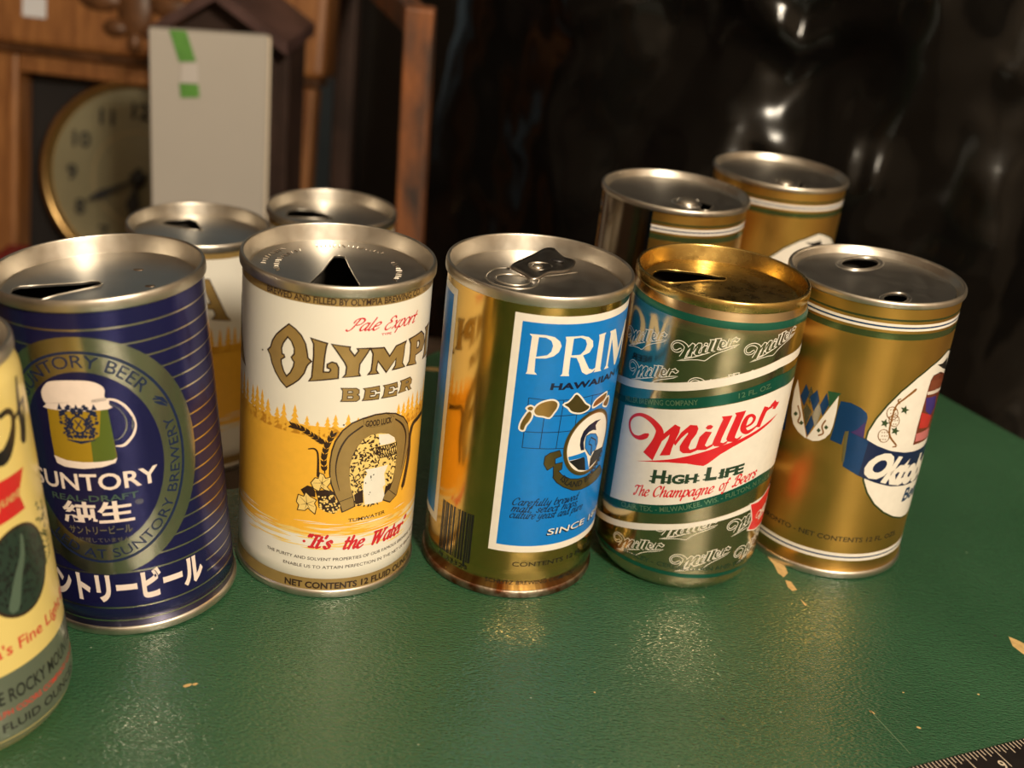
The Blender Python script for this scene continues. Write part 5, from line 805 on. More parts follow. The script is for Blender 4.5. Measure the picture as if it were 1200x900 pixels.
# ================================================================== gold can with the blue panel
gold_m = mat('gold_tinplate', (0.72, 0.46, 0.13), 0.17, 1.0, var=0.05, vscale=50, rvar=0.04, bump=0.012, bscale=120)
blue_i = ink('sky_blue', (0.002, 0.185, 0.60)); navy_i = ink('navy', (0.004, 0.006, 0.032)); black_i = ink('black', (0.010, 0.009, 0.010)); wht_i = ink('white', (0.80, 0.75, 0.67))
pr = steel_can((5.3, 412.0, 0), gold_m, rim_m, lid_m, [], label='gold can with a blue island-map panel and unopened pull tab', base_mat=rust_m)
c = pr
for d in (0, -HALF):
    c.print('panel_border', rect(-7.0 + d, 71 + d, 20.3, 114.3), 1, wht_i); c.print('blue_panel', rect(-4.2 + d, 68.2 + d, 23.1, 111.5), 2, blue_i)
for k, hl in (('P', ['pPh']), ('R', ['pRh']), ('I', [])): c.print('letter_' + k, fill(TR['p' + k], [TR[h] for h in hl]), 3, wht_i)
c.print('letter_M', fill([(30.7, 106.3), (34.4, 106.3), (39.4, 97.2), (44.4, 106.3), (48.4, 106.3), (47.5, 105.3), (47.8, 92.6), (48.9, 91.4), (43.9, 91.4), (44.9, 92.6), (44.6, 101.3), (39.0, 91.2), (37.7, 91.2), (32.8, 102.7), (32.5, 92.6), (33.4, 91.6), (30.3, 91.8), (31.3, 93), (31.3, 105.2)]), 3, wht_i)
ell = lambda u, v, a, b, n=40: [(u + a * math.cos(2 * PI * k / n), v + b * math.sin(2 * PI * k / n)) for k in range(n)]
c.print('letter_O', fill(ell(58, 98.8, 8, 7.6), [ell(58, 98.8, 5, 6.2)]), 3, wht_i)
c.print('subtitle_line', place(text_tris('HAWAIIAN BEER', 0.04), (8.0, 87.0), (56, 86.6), 2.5, .12), 3, navy_i)
T = []
for k in range(10): T += ribbon([(p[0], p[1]) for p in TR['gr%d' % k]], .26)
c.print('map_grid', T, 3, navy_i)
gold_p = mat('ink_gold', (0.50, 0.30, 0.085), 0.28, 0.9, var=0.1, vscale=200); olive_p = mat('ink_dark_gold', (0.20, 0.15, 0.05), 0.3, 0.8, var=0.1, vscale=200)
for k in range(1, 7):
    isl = catmull(TR['is%d' % k], 3, True)
    c.print('island_outline', fill(offset(isl, .65)), 4, wht_i); c.print('island', fill(isl), 5, olive_p if k == 4 else gold_p)
em = catmull(TR['emb'], 3, True); eu = sum(p[0] for p in em) / len(em)
em = ell(28.6, 63.2, 12.4, 13.2, 48)
c.print('emblem_ring', fill(em), 6, olive_p); c.print('emblem_ring', fill(ell(28.6, 63.2, 11.5, 12.3, 48)), 7, gold_p); c.print('emblem_field', fill(ell(28.6, 63.2, 10.9, 11.7, 48)), 8, wht_i)
for k, m_, l_ in (('crest', navy_i, 9), ('head', blue_i, 9), ('cape1b', blue_i, 9), ('cape1', black_i, 10), ('cape2', black_i, 10)): c.print({'crest': 'helmet_crest', 'head': 'warrior_head'}.get(k, 'cape'), fill(TR[k]), l_, m_)
c.print('warrior_lines', ribbon(TR['face1']) + ribbon(TR['face2']) + ribbon([(p[0], p[1]) for p in TR['head']] + [tuple(TR['head'][0][:2])], .25), 10, black_i)
for k in ('rib', 'rib2', 'rib3'):
    c.print('ribbon_outline', fill(offset(TR[k], .25)), 9, black_i); c.print('ribbon', fill(TR[k]), 10, olive_p)
arc_ = catmull([(16.0, 51.2), (20.5, 47.2), (26, 46.0), (31.5, 47.4), (37, 51.5), (40, 55.5)], 10)
c.print('ribbon_lettering', on_path(text_tris('ISLAND BREWED', 0.025), arc_, 2.4, 0, .02, 1.0), 11, black_i)
for i, (s, u1) in enumerate((('Carefully brewed', 27), ('malt, select hops,', 26.5), ('culture yeast and pure', 30))):
    c.print('script_line', place(pen_tris(s, 1.35, .45, .5, .38, .25), (-0.2 - .2 * i, 40.4 - 2.75 * i), (u1, 40.2 - 2.7 * i), 2.9), 4, navy_i)
c.print('since_shadow', place(text_tris('SINCE 1898', 0.03), (13.9, 27.2), (47.6, 26.7), 2.7, .15), 4, navy_i)
c.print('since_line', place(text_tris('SINCE 1898', 0.005), (14.3, 27.5), (48, 27.0), 2.7, .15), 5, wht_i)
c.print('contents_line', place(text_tris('CONTENTS 12 FL. OZ.', 0.008), (2.6, 14.2), (42, 14.2), 2.0), 2, black_i)
c.print('brewer_line', place(text_tris('SCHLITZ BREWING COMPANY', 0.004), (-6.8, 6.1), (31.5, 6.1), 1.7), 2, black_i)
T = []; rnd = random.Random(3); u = -29.4
while u < -13.9:
    w_ = rnd.choice((.25, .35, .6, .9)); T += rect(u, min(u + w_, -13.7), 11.2 if rnd.random() < .8 else 9.0, 32.2); u += w_ + rnd.choice((.25, .35, .5))
c.print('barcode', T, 2, black_i); c.print('barcode_digits', place(text_tris('4 23323'), (-28.5, 8.2), (-14.5, 8.2), 1.8), 2, black_i)
# pull tab
tabm = mat('tab_steel', (0.42, 0.38, 0.34), 0.28, 1.0, var=0.2, vscale=200)
tb = catmull(TR_TAB, 3, True)
V, F = [], []
cu, cv = 0.0, 8.5
def zt(x, y): return 116.4 + 0.127 * max(0, y + 2.0) + 0.35 * math.sin(x * .5)
N = len(tb)
for sc, dz in ((1.0, -.35), (1.02, .1), (.95, .5), (.80, .25), (.62, .35), (.3, .3)):
    for p in tb:
        x, y = cu + (p[0] - cu) * sc, cv + (p[1] * .78 - cv) * sc; V.append((x / 1000, y / 1000, (zt(x, y) + dz) / 1000))
for i in range(5):
    for k in range(N): F.append((i * N + k, i * N + (k + 1) % N, (i + 1) * N + (k + 1) % N, (i + 1) * N + k))
F.append(tuple(5 * N + k for k in range(N)))
tabo = mesh_obj('pull_tab', V, F, tabm, pr.root)
vv, ff = tube([(cu / 1000 + .0042 * math.cos(a), .0070 + .003 * math.sin(a), .1177 + .0004 * math.sin(a)) for a in [2 * PI * k / 24 for k in range(24)]], .0005, 8, True); mesh_obj('tab_ring', vv, ff, rim_m, tabo)
bm = bmesh.new(); bmesh.ops.create_uvsphere(bm, u_segments=16, v_segments=8, radius=.0022)
for v in bm.verts: v.co = Vector((v.co.x - .0012, v.co.y + .0062, v.co.z * .5 + .1177))
bm_obj('rivet', bm, rim_m, tabo, True)
bm = bmesh.new(); bmesh.ops.create_uvsphere(bm, u_segments=12, v_segments=6, radius=.002)
for v in bm.verts: v.co = Vector((v.co.x * 1.4 + .006, v.co.y * .7 + .0125, v.co.z * .35 + .1188))
bm_obj('finger_hole_dark', bm, black_i, tabo, True)  # black bead paints the dark inside of the tab's hole
vv, ff = tube([(p[0] / 1000, p[1] / 1000, .11555) for p in catmull(LID['tear'], 4)], .00030, 6); mesh_obj('tear_line', vv, ff, rim_m, pr.lidobj)
vv, ff = tube([(-.0095 + .0062 * math.cos(a), -.0045 + .0055 * math.sin(a), .1155) for a in [2 * PI * k / 32 for k in range(32)]], .00035, 6, True); mesh_obj('score_ring', vv, ff, rim_m, pr.lidobj)

# ================================================================== aluminium can with the red script
alu_m = mat('pale_gold_aluminium', (0.62, 0.52, 0.33), 0.16, 1.0, var=0.05, vscale=60, rvar=0.04, bump=0.02, bscale=150)
alu2_m = mat('bare_gold_neck', (0.70, 0.56, 0.34), 0.22, 1.0, var=0.06, vscale=60)
grn_i = mat('ink_metallic_green', (0.010, 0.13, 0.085), 0.26, 0.55, var=0.08, vscale=200, coat=0.2); mred_i = ink('bright_red', (0.66, 0.014, 0.022)); dgrn_i = ink('dark_green', (0.020, 0.05, 0.026))
mi = Can((72.7, 426.9, 0), 0, 33.0, 'white-labelled gold and green can with a red script name and gold lid')
c = mi
NECK = arc_prof([(33.0, 108.0), (32.95, 110.5), (32.7, 112.6), (32.0, 115.0), (31.5, 116.6), (31.2, 117.6)], 4)
FOOT = arc_prof([(26.0, 1.2), (27.2, 0.0), (28.4, 0.6), (30.4, 2.6), (32.0, 5.4), (32.8, 8.2), (33.0, 11.0)], 5)
def prof_of(P):
    def f(v):
        for (r0, z0), (r1, z1) in zip(P, P[1:]):
            if min(z0, z1) <= v <= max(z0, z1) and abs(z1 - z0) > 1e-9: return r0 + (r1 - r0) * (v - z0) / (z1 - z0)
        return 33.0
    return f
NP, FP = prof_of(NECK), prof_of(FOOT)
c.lathe('body', FOOT + [(33.0, 11 + i * 97 / 12) for i in range(1, 13)], alu_m); c.lathe('neck', NECK, alu2_m)
c.lathe('base', [(.05, 5.5), (12, 5.0), (20, 3.8), (25, 1.8), (26.0, 1.2)], alu_m); c.lathe('inner_wall', [(30.5, 8), (30.5, 60), (30.5, 113)], inner_m, n=60)
grim_m = mat('gold_rim', (0.72, 0.50, 0.16), 0.25, 1.0, var=0.12, vscale=130, rvar=0.06)
c.lathe('top_rim', [(r - 1.72, z) for r, z in RIM_TOP], grim_m)
def shift_in(h, rmax=27.8):
    return [(x * min(1, rmax / math.hypot(x, y)), y * min(1, rmax / math.hypot(x, y))) for x, y in h]
c.lidobj = c.lid([shift_in(hole('mil'), 26.8)], 115.5, 28.62, glid2_m, grim_m)
def strip(top, bot, ext=True):
    """band between two measured edges, carried on level round the back"""
    t = [tuple(p[:2]) for p in top]; b = [tuple(p[:2]) for p in bot]
    if ext:
        t = [(-104, t[0][1] - 6), (-60, t[0][1] - 5)] + t + [(60, t[-1][1]), (104, t[-1][1] - 6)]
        b = [(-104, b[0][1] - 6), (-60, b[0][1] - 5)] + b + [(60, b[-1][1]), (104, b[-1][1] - 6)]
    tt, bb = catmull(t, 4), catmull(b, 4); f = lambda P, u: next((p[1] + (q[1] - p[1]) * (u - p[0]) / (q[0] - p[0]) for p, q in zip(P, P[1:]) if p[0] <= u <= q[0]), P[-1][1])
    u0, u1 = max(tt[0][0], bb[0][0]), min(tt[-1][0], bb[-1][0]); n = 60; T = []
    for k in range(n):
        a, b_ = u0 + (u1 - u0) * k / n, u0 + (u1 - u0) * (k + 1) / n
        T += [((a, f(bb, a)), (b_, f(bb, b_)), (b_, f(tt, b_))), ((a, f(bb, a)), (b_, f(tt, b_)), (a, f(tt, a)))]
    return T
clip_tail = lambda L, u: [p for p in L if p[0] < u]
lab_top = [(-37.4, 69.4)] + [(p[0], p[1] - .3) for p in TR['g2b'][1:]] + [(44, 87.2)]
lab_bot = [(p[0], p[1] + .1) for p in TR['g3t']][1:]; lab_bot = [(-36.6, 29.8)] + lab_bot + [(44, 50.0)]
c.print('name_panel', strip(lab_top, lab_bot, False), 3, wht_i)
c.print('white_band', strip(TR['w1t'], TR['w1b']), 4, wht_i); c.print('white_band', strip(TR['w2t'], TR['w2b']), 4, wht_i)
c.print('green_band', strip(TR['g2t'], TR['g2b']), 2, grn_i); c.print('green_band', strip(TR['g3t'], TR['g3b']), 2, grn_i)
c.lathe('shoulder_ring', [(NP(v) + .05, v) for v in (111.6, 112.2, 112.9, 113.6, 114.2)], grn_i); c.lathe('foot_ring', [(FP(v) + .05, v) for v in (8.4, 8.9, 9.4, 10.1)], grn_i)
logo = []
for k in ('m2', 'm3', 'm4', 'm4d', 'm5', 'm6', 'm8c', 'mu'): logo.append(('p', [tuple(p) for p in TR[k]]))
for k in ('m1', 'm7', 'm8', 'm8b'): logo.append(('r', catmull([tuple(p) for p in TR[k]], 4)))
def logo_tris(grow=0.0):
    T = []
    for kd, g in logo:
        if kd == 'p': T += fill(offset(g, grow) if grow else g)
        else: T += ribbon([(p[0], p[1], max(.05, p[2] + 2 * grow)) for p in g], None, False)
    return T
c.print('red_script_name', [t for t in logo_tris()], 5, mred_i)
def small_logo(a, b, layer=1, keep=None):
    r0, r1 = TR['mref']; s = math.hypot(b[0] - a[0], b[1] - a[1]) / math.hypot(r1[0] - r0[0], r1[1] - r0[1]); rot = math.atan2(b[1] - a[1], b[0] - a[0]) - math.atan2(r1[1] - r0[1], r1[0] - r0[0])
    cs, sn = s * math.cos(rot), s * math.sin(rot)
    fn = lambda p: (a[0] + (p[0] - r0[0]) * cs - (p[1] - r0[1]) * sn, a[1] + (p[0] - r0[0]) * sn + (p[1] - r0[1]) * cs)
    cut = lambda T: [t for t in T if keep is None or keep(sum(p[0] for p in t) / 3, sum(p[1] for p in t) / 3)]
    o = c.print('small_script_name', cut(xf(logo_tris(.72), fn)), layer, wht_i)
    c.print('script_inner', cut(xf(logo_tris(-.02), fn)), layer + .6, alu_m, o)
T_ = TR
small_logo(T_['lgA'][0], T_['lgA'][1]); small_logo(T_['lgB'][0], T_['lgB'][1]); small_logo((T_['lgC'][1][0] - 23.2, T_['lgC'][1][1] - 8), T_['lgC'][1]); small_logo(T_['lgD'][0], T_['lgD'][1])
small_logo((-10.5, 88.4), (12.9, 95.8), 1, lambda u, v: v > 90.4 + .33 * u); small_logo(T_['lgF'][0], T_['lgF'][1]); small_logo(T_['lgG'][0], T_['lgG'][1]); small_logo((-13.4, 28.0), (10.3, 34.4), 1, lambda u, v: v < 32.2 + .30 * u); small_logo(T_['lgI'][0], (38.8, 37.2)); small_logo(T_['lgJ'][0], (45.2, 23.6))
line_ = lambda a, b: (a, b)
c.print('green_slab_words', place(text_tris('H', .05), (-17.4, 45.6), (-12.4, 47.1), 5.4) + place(text_tris('IGH', .05), (-11.4, 47.3), (-0.9, 50.3), 3.7) + place(text_tris('L', .05), (2.0, 51.5), (6.2, 52.4), 5.4) + place(text_tris('IFE', .05), (7.2, 52.6), (16.8, 54.6), 3.9) + sum([ribbon([(a - .5, 45.75 + (a + 17.4) * .29 + 2.2), (a + .45, 46.0 + (a + 17.4) * .29 + 2.2)], .55) + ribbon([(a - .6, 45.7 + (a + 17.4) * .29 + .3), (a + .9, 46.1 + (a + 17.4) * .29 + .3)], .6) for a in (-17.6, -12.2, -11, -8.6, -4.6, -1.0)], []) + sum([ribbon([(a - .5, 51.5 + (a - 2) * .21 + 2.2), (a + .45, 51.7 + (a - 2) * .21 + 2.2)], .55) + ribbon([(a - .6, 51.4 + (a - 2) * .21 + .3), (a + .9, 51.7 + (a - 2) * .21 + .3)], .6) for a in (2.0, 7.4, 9.6, 13.2)], []), 5, dgrn_i)
c.print('slogan', place(pen_tris('The', 1.65, .3, .5, .2, .1), (-24.2, 37.4), (-17.4, 39.6), 4.3) + place(pen_tris('Champagne', 1.65, .3, .5, .2, .1), (-16.0, 40.2), (6.2, 46.6), 4.3) + place(pen_tris('of', 1.65, .3, .5, .2, .1), (8.0, 47.4), (12.0, 48.4), 4.3) + place(pen_tris('Beers', 1.65, .3, .5, .2, .1), (13.0, 48.7), (24.2, 51.4), 4.3), 5, mred_i)
pale_i = mat('ink_pale_green', (0.16, 0.26, 0.15), 0.3, 0.6)
bandp = lambda t, b, f: catmull([(p[0], p[1] * (1 - f) + q[1] * f) for p, q in zip(t, b)], 6)
g3p = bandp(TR['g3t'], [(p[0], q[1]) for p, q in zip(TR['g3t'], TR['g3b'])], .78); g2p = bandp(TR['g2t'], [(p[0], q[1]) for p, q in zip(TR['g2t'], TR['g2b'])], .72)
c.print('city_lettering', on_path(text_tris('CLAIR, TEX. - MILWAUKEE, WIS. - FULTON, N.Y. - L.A.', .012), g3p, 2.1, .1, .10, 1.0), 3, pale_i)
c.print('brewer_lettering', on_path(text_tris('MILLER BREWING COMPANY', .012), g2p, 2.1, .1, .0, .47), 3, pale_i); c.print('volume_lettering', on_path(text_tris('12 FL. OZ.', .012), g2p, 2.1, .1, .68, .88), 3, pale_i)
c.print('ingredients_line', place(text_tris('BARLEY - CEREAL GRAIN AND YEAST', .012), (-24, 11.8), (31, 11.8), 1.9), 3, dgrn_i)
rs = [(24.9, 38.7), (30, 38.2), (38, 40.4), (50, 40.8), (50.5, 31), (49, 24.5), (40, 24.6), (31.8, 25.3), (26.6, 27.0), (28.2, 30.6), (27, 34)]
c.print('red_badge_edge', fill(offset(rs, .5)), 5, wht_i); c.print('red_badge', fill(rs), 6, mred_i)
r0 = TR['mref'][0]; c.print('badge_script', xf(logo_tris(0), lambda p: (30.6 + (p[0] - r0[0]) * .29, 31.2 + (p[1] - r0[1]) * .29)), 7, wht_i)

# ================================================================== gold festival can with the blue banner, and the two like it behind
amber_m = mat('amber_gold_tinplate', (0.74, 0.44, 0.10), 0.40, 1.0, var=0.06, vscale=40, rvar=0.04, bump=0.015, bscale=100)
oliv_i = mat('ink_olive_line', (0.055, 0.075, 0.022), 0.3, 0.5); bl2_i = mat('ink_banner_blue', (0.010, 0.060, 0.19), 0.28, 0.45, var=0.1, vscale=150, coat=0.2); nav2_i = mat('ink_banner_navy', (0.012, 0.022, 0.075), 0.3, 0.2)
stl_i = mat('ink_bare_steel', (0.50, 0.47, 0.40), 0.25, 1.0)
def festival_can(loc, holes, label, tilt=0, rot=0, group=None):
    c = steel_can(loc, amber_m, rim_m, lid_m, holes, tilt=tilt, label=label, group=group, zt=120.1, h=2.8, zl=117.3)
    c.u_off = 33.0 * rot
    for v0, v1 in ((108.7, 111.3), (8.6, 11.9)):
        c.lathe('white_stripe', [(33.04, v0), (33.04, v1)], wht_i); md_ = (v0 + v1) / 2; c.lathe('blue_pinstripe', [(33.08, md_ - .35), (33.08, md_ + .3)], bl2_i)
    c.lathe('olive_stripe', [(33.04, 105.1), (33.04, 107.6)], mat('ink_olive_band', (0.12, 0.17, 0.06), 0.26, 0.8)); c.lathe('olive_stripe', [(33.04, 112.4), (33.04, 113.2)], oliv_i)
    AX = 33.5
    left = [tuple(p) for p in TR['egg'][1:]]
    left = [(p[0] if p[0] < 27 else p[0], p[1]) for p in left]
    egg = [(AX, 96.9)] + left + [(AX, 24.3)] + [(2 * AX - p[0], p[1]) for p in left[::-1]]
    c.print('oval_outline', fill(offset(egg, .75)), 1, oliv_i); c.print('white_oval', fill(egg), 2, wht_i)
    c.print('hat', fill(TR['flag']), 3, black_i)
    return c
ok = festival_can((138.5, 452.4, 0), [shift_in(hole('okt1'), 29.0), shift_in(hole('okt2'), 29.2)], 'gold festival can with a blue banner, two round lid holes, at the right end', tilt=.022)
ok.root.location.z = 0.0002
c = ok
ban = [tuple(p) for p in TR['ban']]
AX = 33.5
lowL = ban[1:6]; topL = ban[9:14]
bn = [ban[0]] + lowL + [(AX, 40.2)] + [(2 * AX - p[0], p[1]) for p in lowL[::-1]] + [(2 * AX - ban[0][0], ban[0][1])] + [(2 * AX - p[0], p[1]) for p in topL[::-1]] + [(AX, 55.6)] + topL
c.print('ribbon_fold', fill(TR['fold']), 3, bl2_i); c.print('fold_shade', fill(TR['fold2']), 4, ink('violet', (0.05, 0.02, 0.12)))
c.print('ribbon_fold', xf(fill(TR['fold']), lambda p: (2 * AX - p[0], p[1])), 3, bl2_i)
c.print('banner', fill(bn), 5, nav2_i)
c.print('banner_end', fill([bn[0], bn[1], (0.4, 47.6), (1.2, 62.9)]), 6, bl2_i)
c.print('banner_edge', fill(TR['strip']), 7, mat('ink_gold_edge', (0.45, 0.36, 0.16), 0.3, 0.9))
bp_ = catmull([(0.2, 49.9), (8, 46.6), (16, 44.1), (24, 42.7), (33.5, 41.8), (43, 42.7), (52, 44.6), (66, 49.9)], 10)
c.print('festival_name', on_path(text_tris('Oktoberfest', .06), bp_, 11.2, .2, .0, .97), 8, wht_i)
c.print('beer_word', place(text_tris('Beer', .025), (24.6, 33.4), (40.5, 32.6), 6.0, .25), 4, bl2_i)
c.print('shield_side', fill(TR['shL']), 4, wht_i); c.print('shield_side', fill(TR['shR']), 5, wht_i)
for k in range(4): c.print('blue_lozenge', fill(TR['dm%d' % k]), 4, bl2_i)
for k in range(3): c.print('steel_lozenge', fill(TR['dg%d' % k]), 3, stl_i)
c.print('green_patch', fill(TR['grn']), 3, mat('ink_leaf_green', (0.04, 0.14, 0.06), 0.3, 0.5))
c.print('ribbon_tail', fill([(-42, 66), (-33.5, 68.5), (-32.6, 57), (-41, 55)]), 2, bl2_i)
br2_i = ink('hop_brown', (0.23, 0.095, 0.018)); lfg_i = ink('hop_green', (0.035, 0.065, 0.022))
T = ribbon(catmull(TR['vine'], 4)) + ribbon(catmull(TR['vine2'], 4))
for k in range(3):
    h = [tuple(p) for p in TR['hop%d' % k]]; T += ribbon(h + [h[0]], .3)
    cu = sum(p[0] for p in h) / 12; cv = sum(p[1] for p in h) / 12
    for j in range(9): T += disc(cu + (j % 3 - 1) * 1.0 + .3 * (j // 3 % 2), cv + (j // 3 - 1) * 1.5, .26, 6)
for k in range(2): T += ribbon(catmull(TR['sp%d' % k], 4))
c.print('hop_vine', T, 6, br2_i)
for k in range(3): c.print('hop_leaf', fill(TR['lf%d' % k]), 7, lfg_i)
for k in range(4): c.print('hop_leaf', fill(TR['sl%d' % k]), 7, lfg_i)
for k, col in (('pic', ('brick', (.16, .035, .015))), ('pic_top', ('rust', (.20, .05, .02))), ('pic_wht', ('banner_white', (.7, .62, .55))), ('pic_blu', ('violet_blue', (.045, .025, .20))), ('pic_red', ('tent_red', (.50, .03, .025))), ('pic_pnk', ('pink', (.55, .16, .16)))):
    c.print('festival_picture', fill(TR[k]), 3 if k == 'pic' else 4, ink(*col))
c.print('castle_line', ribbon(TR['cas']), 5, black_i)
c.print('contents_line', place(text_tris('TORONTO - NET CONTENTS 12 FL. OZS.', .01), (-38.5, 17.5), (26.5, 17.5), 2.2), 2, mat('ink_faded_black', (.025, .018, .010), .4, .0))
def rims_of(c, sets):
    for h in sets:
        cu = sum(p[0] for p in h) / len(h); cv = sum(p[1] for p in h) / len(h)
        vv, ff = tube([((cu + (p[0] - cu) * 1.22) / 1000, (cv + (p[1] - cv) * 1.22) / 1000, .11725) for p in h], .0005, 8, True); mesh_obj('raised_ring', vv, ff, lid_m, c.lidobj)
rims_of(ok, [shift_in(hole('okt2'), 27.5), shift_in(hole('okt1'), 27.5)])
gl = festival_can((64.0, 541.9, 0), [[(13.0 + (x - 13.0) * 1.3, -5 + (y + 5) * 1.3) for x, y in hole('gl')]], 'far gold can with a bare side tinted as a dark reflection and a punched lid, behind the blue-panel can', rot=math.radians(24), group='far gold cans')
gr = festival_can((121.7, 603.7, 0), [[(9.6 + (x - 8.4) * 1.5, -8 + (y + 8) * 1.4) for x, y in hole('gr')]], 'farthest gold can showing a white oval, against the black sheet', rot=math.radians(-23), group='far gold cans')
bare_m = mat('bare_tin_dark_reflection', (0.20, 0.16, 0.12), 0.16, 1.0, var=0.3, vscale=60, stretch=(1, 1, .1))  # bare tin, darkened and streaked to paint in the black sheet's reflection
gl.print('bare_side', rect(-61, -26.0, 4, 117.2), 4, bare_m)
for c, k in ((gl, 'glc'), (gr, 'grc')):
    x, y = LID[k][0]
    bm = bmesh.new(); bmesh.ops.create_uvsphere(bm, u_segments=20, v_segments=10, radius=1)
    for v in bm.verts: v.co = Vector(((x + v.co.x * 4.6) / 1000, (y + v.co.y * 5.0) / 1000, (117.2 + max(-.1, v.co.z) * 2.4) / 1000))
    bm_obj('push_button', bm, rim_m, c.lidobj, True)
    vv, ff = tube([((x + 6.5 * math.cos(a)) / 1000, (y + 6.5 * math.sin(a)) / 1000, .1173) for a in [2 * PI * k / 32 for k in range(32)]], .0004, 6, True); mesh_obj('button_ring', vv, ff, lid_m, c.lidobj)

# ================================================================== navy striped can with the beer mug
navy_m = mat('navy_metallic', (0.022, 0.022, 0.13), 0.24, 0.65, var=0.06, vscale=60, rvar=0.03, coat=0.3)
silv_i = mat('ink_bare_silver', (0.62, 0.58, 0.48), 0.2, 1.0); thin_i = mat('ink_line_silver', (0.70, 0.64, 0.52), 0.25, 1.0)
su = steel_can((-125.5, 365.0, -1.55), navy_m, rim_m, lid_m, [[(x, y) for x, y in shift_in(hole('sun'), 28.6)]], tilt=.10, label='navy striped can with a beer mug in a silver oval')
c = su
OU, OV = 2.3, 67.0
for v in [111.6, 6.0, 11.1] + [15.2, 19.4] + [24.9 + 5.05 * k for k in range(17)]:
    if v > 110 and v != 111.6: continue
    if 13.0 < v < 23.6:   # lines break for the big characters
        c.lathe('pinstripe', [(33.04, v - .3), (33.04, v + .3)], thin_i, th0=36.5 / 33, th1=2 * PI - 36.5 / 33, n=90)
    else: c.lathe('pinstripe', [(33.04, v - .3), (33.04, v + .3)], thin_i)
c.print('oval_band', fill(ell(OU, OV, 35.2, 42.6, 96), [ell(OU, OV, 22.9, 31.0, 96)]), 3, silv_i)
c.print('oval_field', fill(ell(OU, OV, 22.9, 31.0, 96)), 3, navy_m)
c.print('oval_line', fill(ell(OU, OV, 30.4, 37.9, 96), [ell(OU, OV, 29.5, 37.0, 96)]), 4, nav2_i)
def ell_path(a, b, t0, t1, n=120): return [(OU + a * math.cos(math.radians(t0 + (t1 - t0) * k / n)), OV + b * math.sin(math.radians(t0 + (t1 - t0) * k / n))) for k in range(n + 1)]
c.print('oval_lettering', on_path(text_tris('SUNTORY BEER', 0), ell_path(24.3, 32.4, 141, 42), 4.4), 4, nav2_i)
c.print('oval_lettering', on_path(text_tris('LED AT SUNTORY BREWERY', 0), ell_path(28.6, 36.2, 232, 378), 3.6), 4, nav2_i)
c.print('barley_mark', ribbon([(24.6, 86.4, .3), (26.8, 84.8, 1.3), (28.6, 82.6, .4)]) + ribbon([(24.2, 84.6, .3), (26.4, 83.4, 1.2), (28.4, 81.8, .3)]) + ribbon([(24.0, 85.6, .5), (25.6, 85.0, .5)]), 4, nav2_i)
foam_i = ink('foam_white', (0.80, 0.68, 0.62)); amb_i = mat('ink_amber', (0.36, 0.23, 0.015), 0.3, 0.15, coat=.2); ag_i = mat('ink_olive_amber', (0.10, 0.14, 0.02), 0.3, 0.15, coat=.2)
c.print('mug_beer', fill(TR['beer']), 4, amb_i); c.print('mug_beer_shade', fill(TR['beerg']), 5, ag_i); c.print('mug_foam', fill(catmull(TR['foam'], 3, True)), 6, foam_i); c.print('mug_base', fill(TR['base']), 6, foam_i)
c.print('mug_handle', ribbon(catmull(TR['hnd'], 4)), 5, foam_i); c.print('mug_handle_lines', ribbon(catmull(TR['hnd2'], 4)) + ribbon(catmull(TR['hnd3'], 4)), 5, stl_i)
f_ = TR['foam']; T = []
for k in range(9): T += ribbon([(f_[11][0] - 4.4 + k * .5 - .5, f_[11][1] + .9 + k * .05), (f_[11][0] - 4.1 + k * .5 - .5, f_[11][1] + 1.9 + .06 * k)], .16)
for k in range(16): T += disc(-9.5 + k * .52, 86.6 + .07 * k, .12, 5)
c.print('foam_marks', T, 7, black_i)
cc = TR['crc']; mu, mv = (cc[0][0] + cc[1][0]) / 2 - .3, (cc[0][1] + cc[1][1]) / 2 + .2; T = []; rnd = random.Random(21)
for k in range(80):
    a, b = rnd.uniform(.2, 6.2), rnd.uniform(-5.2, 5.6); r = rnd.uniform(.4, 1.0); an = rnd.uniform(0, PI)
    if (a / 6.6) ** 2 + (b / 6.2) ** 2 > 1.1 or (a < 2.2 and abs(b) < 2.5): continue
    for s in (-1, 1): T += ribbon(catmull([(mu + s * a, mv + b, .3), (mu + s * (a + r * math.cos(an)), mv + b + r * math.sin(an), .75), (mu + s * (a + r * math.cos(an + 1)), mv + b + r * math.sin(an + 1), .3)], 3))
T += ribbon(ell(mu, mv - .2, 2.4, 2.9, 24) + [(mu + 2.4, mv - .2)], .6) + ribbon([(mu - 1, mv - 1.6), (mu + 1, mv + 1.4)], .4) + ribbon([(mu - 1, mv + 1.4), (mu + 1, mv - 1.6)], .4) + ribbon([(mu - 4.4, mv - 5.6, .3), (mu, mv - 6.4, 1.0), (mu + 4.4, mv - 5.6, .3)])
for s in (-5.4, -2.7, 0, 2.7, 5.4): T.append(((mu + s - .9, mv + 4.8), (mu + s + .9, mv + 4.8), (mu + s, mv + 7.0)))
c.print('mug_crest', T, 7, nav2_i)
c.print('big_name', place(text_tris('SUNTORY', .016), (-20.0, 56.2), (22.6, 56.8), 6.1), 5, foam_i)
c.print('real_draft', place(text_tris('REAL-DRAFT', .012), (-13.4, 52.0), (15.6, 52.6), 2.3), 5, mat('ink_grey_green', (.10, .17, .12), .3, .5))
c.print('draft_characters', place(text_tris('純生', .026), (-10.0, 44.6), (13.4, 45.0), 6.2), 5, foam_i)
c.print('registered_mark', place(text_tris('®', .0), (14.2, 50.0), (16.6, 50.0), 1.9), 5, stl_i)
c.print('kana_line', place(text_tris('サントリービール', .02), (-8.6, 40.0), (12.2, 40.4), 2.5), 5, mat('ink_dull_gold', (.24, .22, .12), .3, .6))
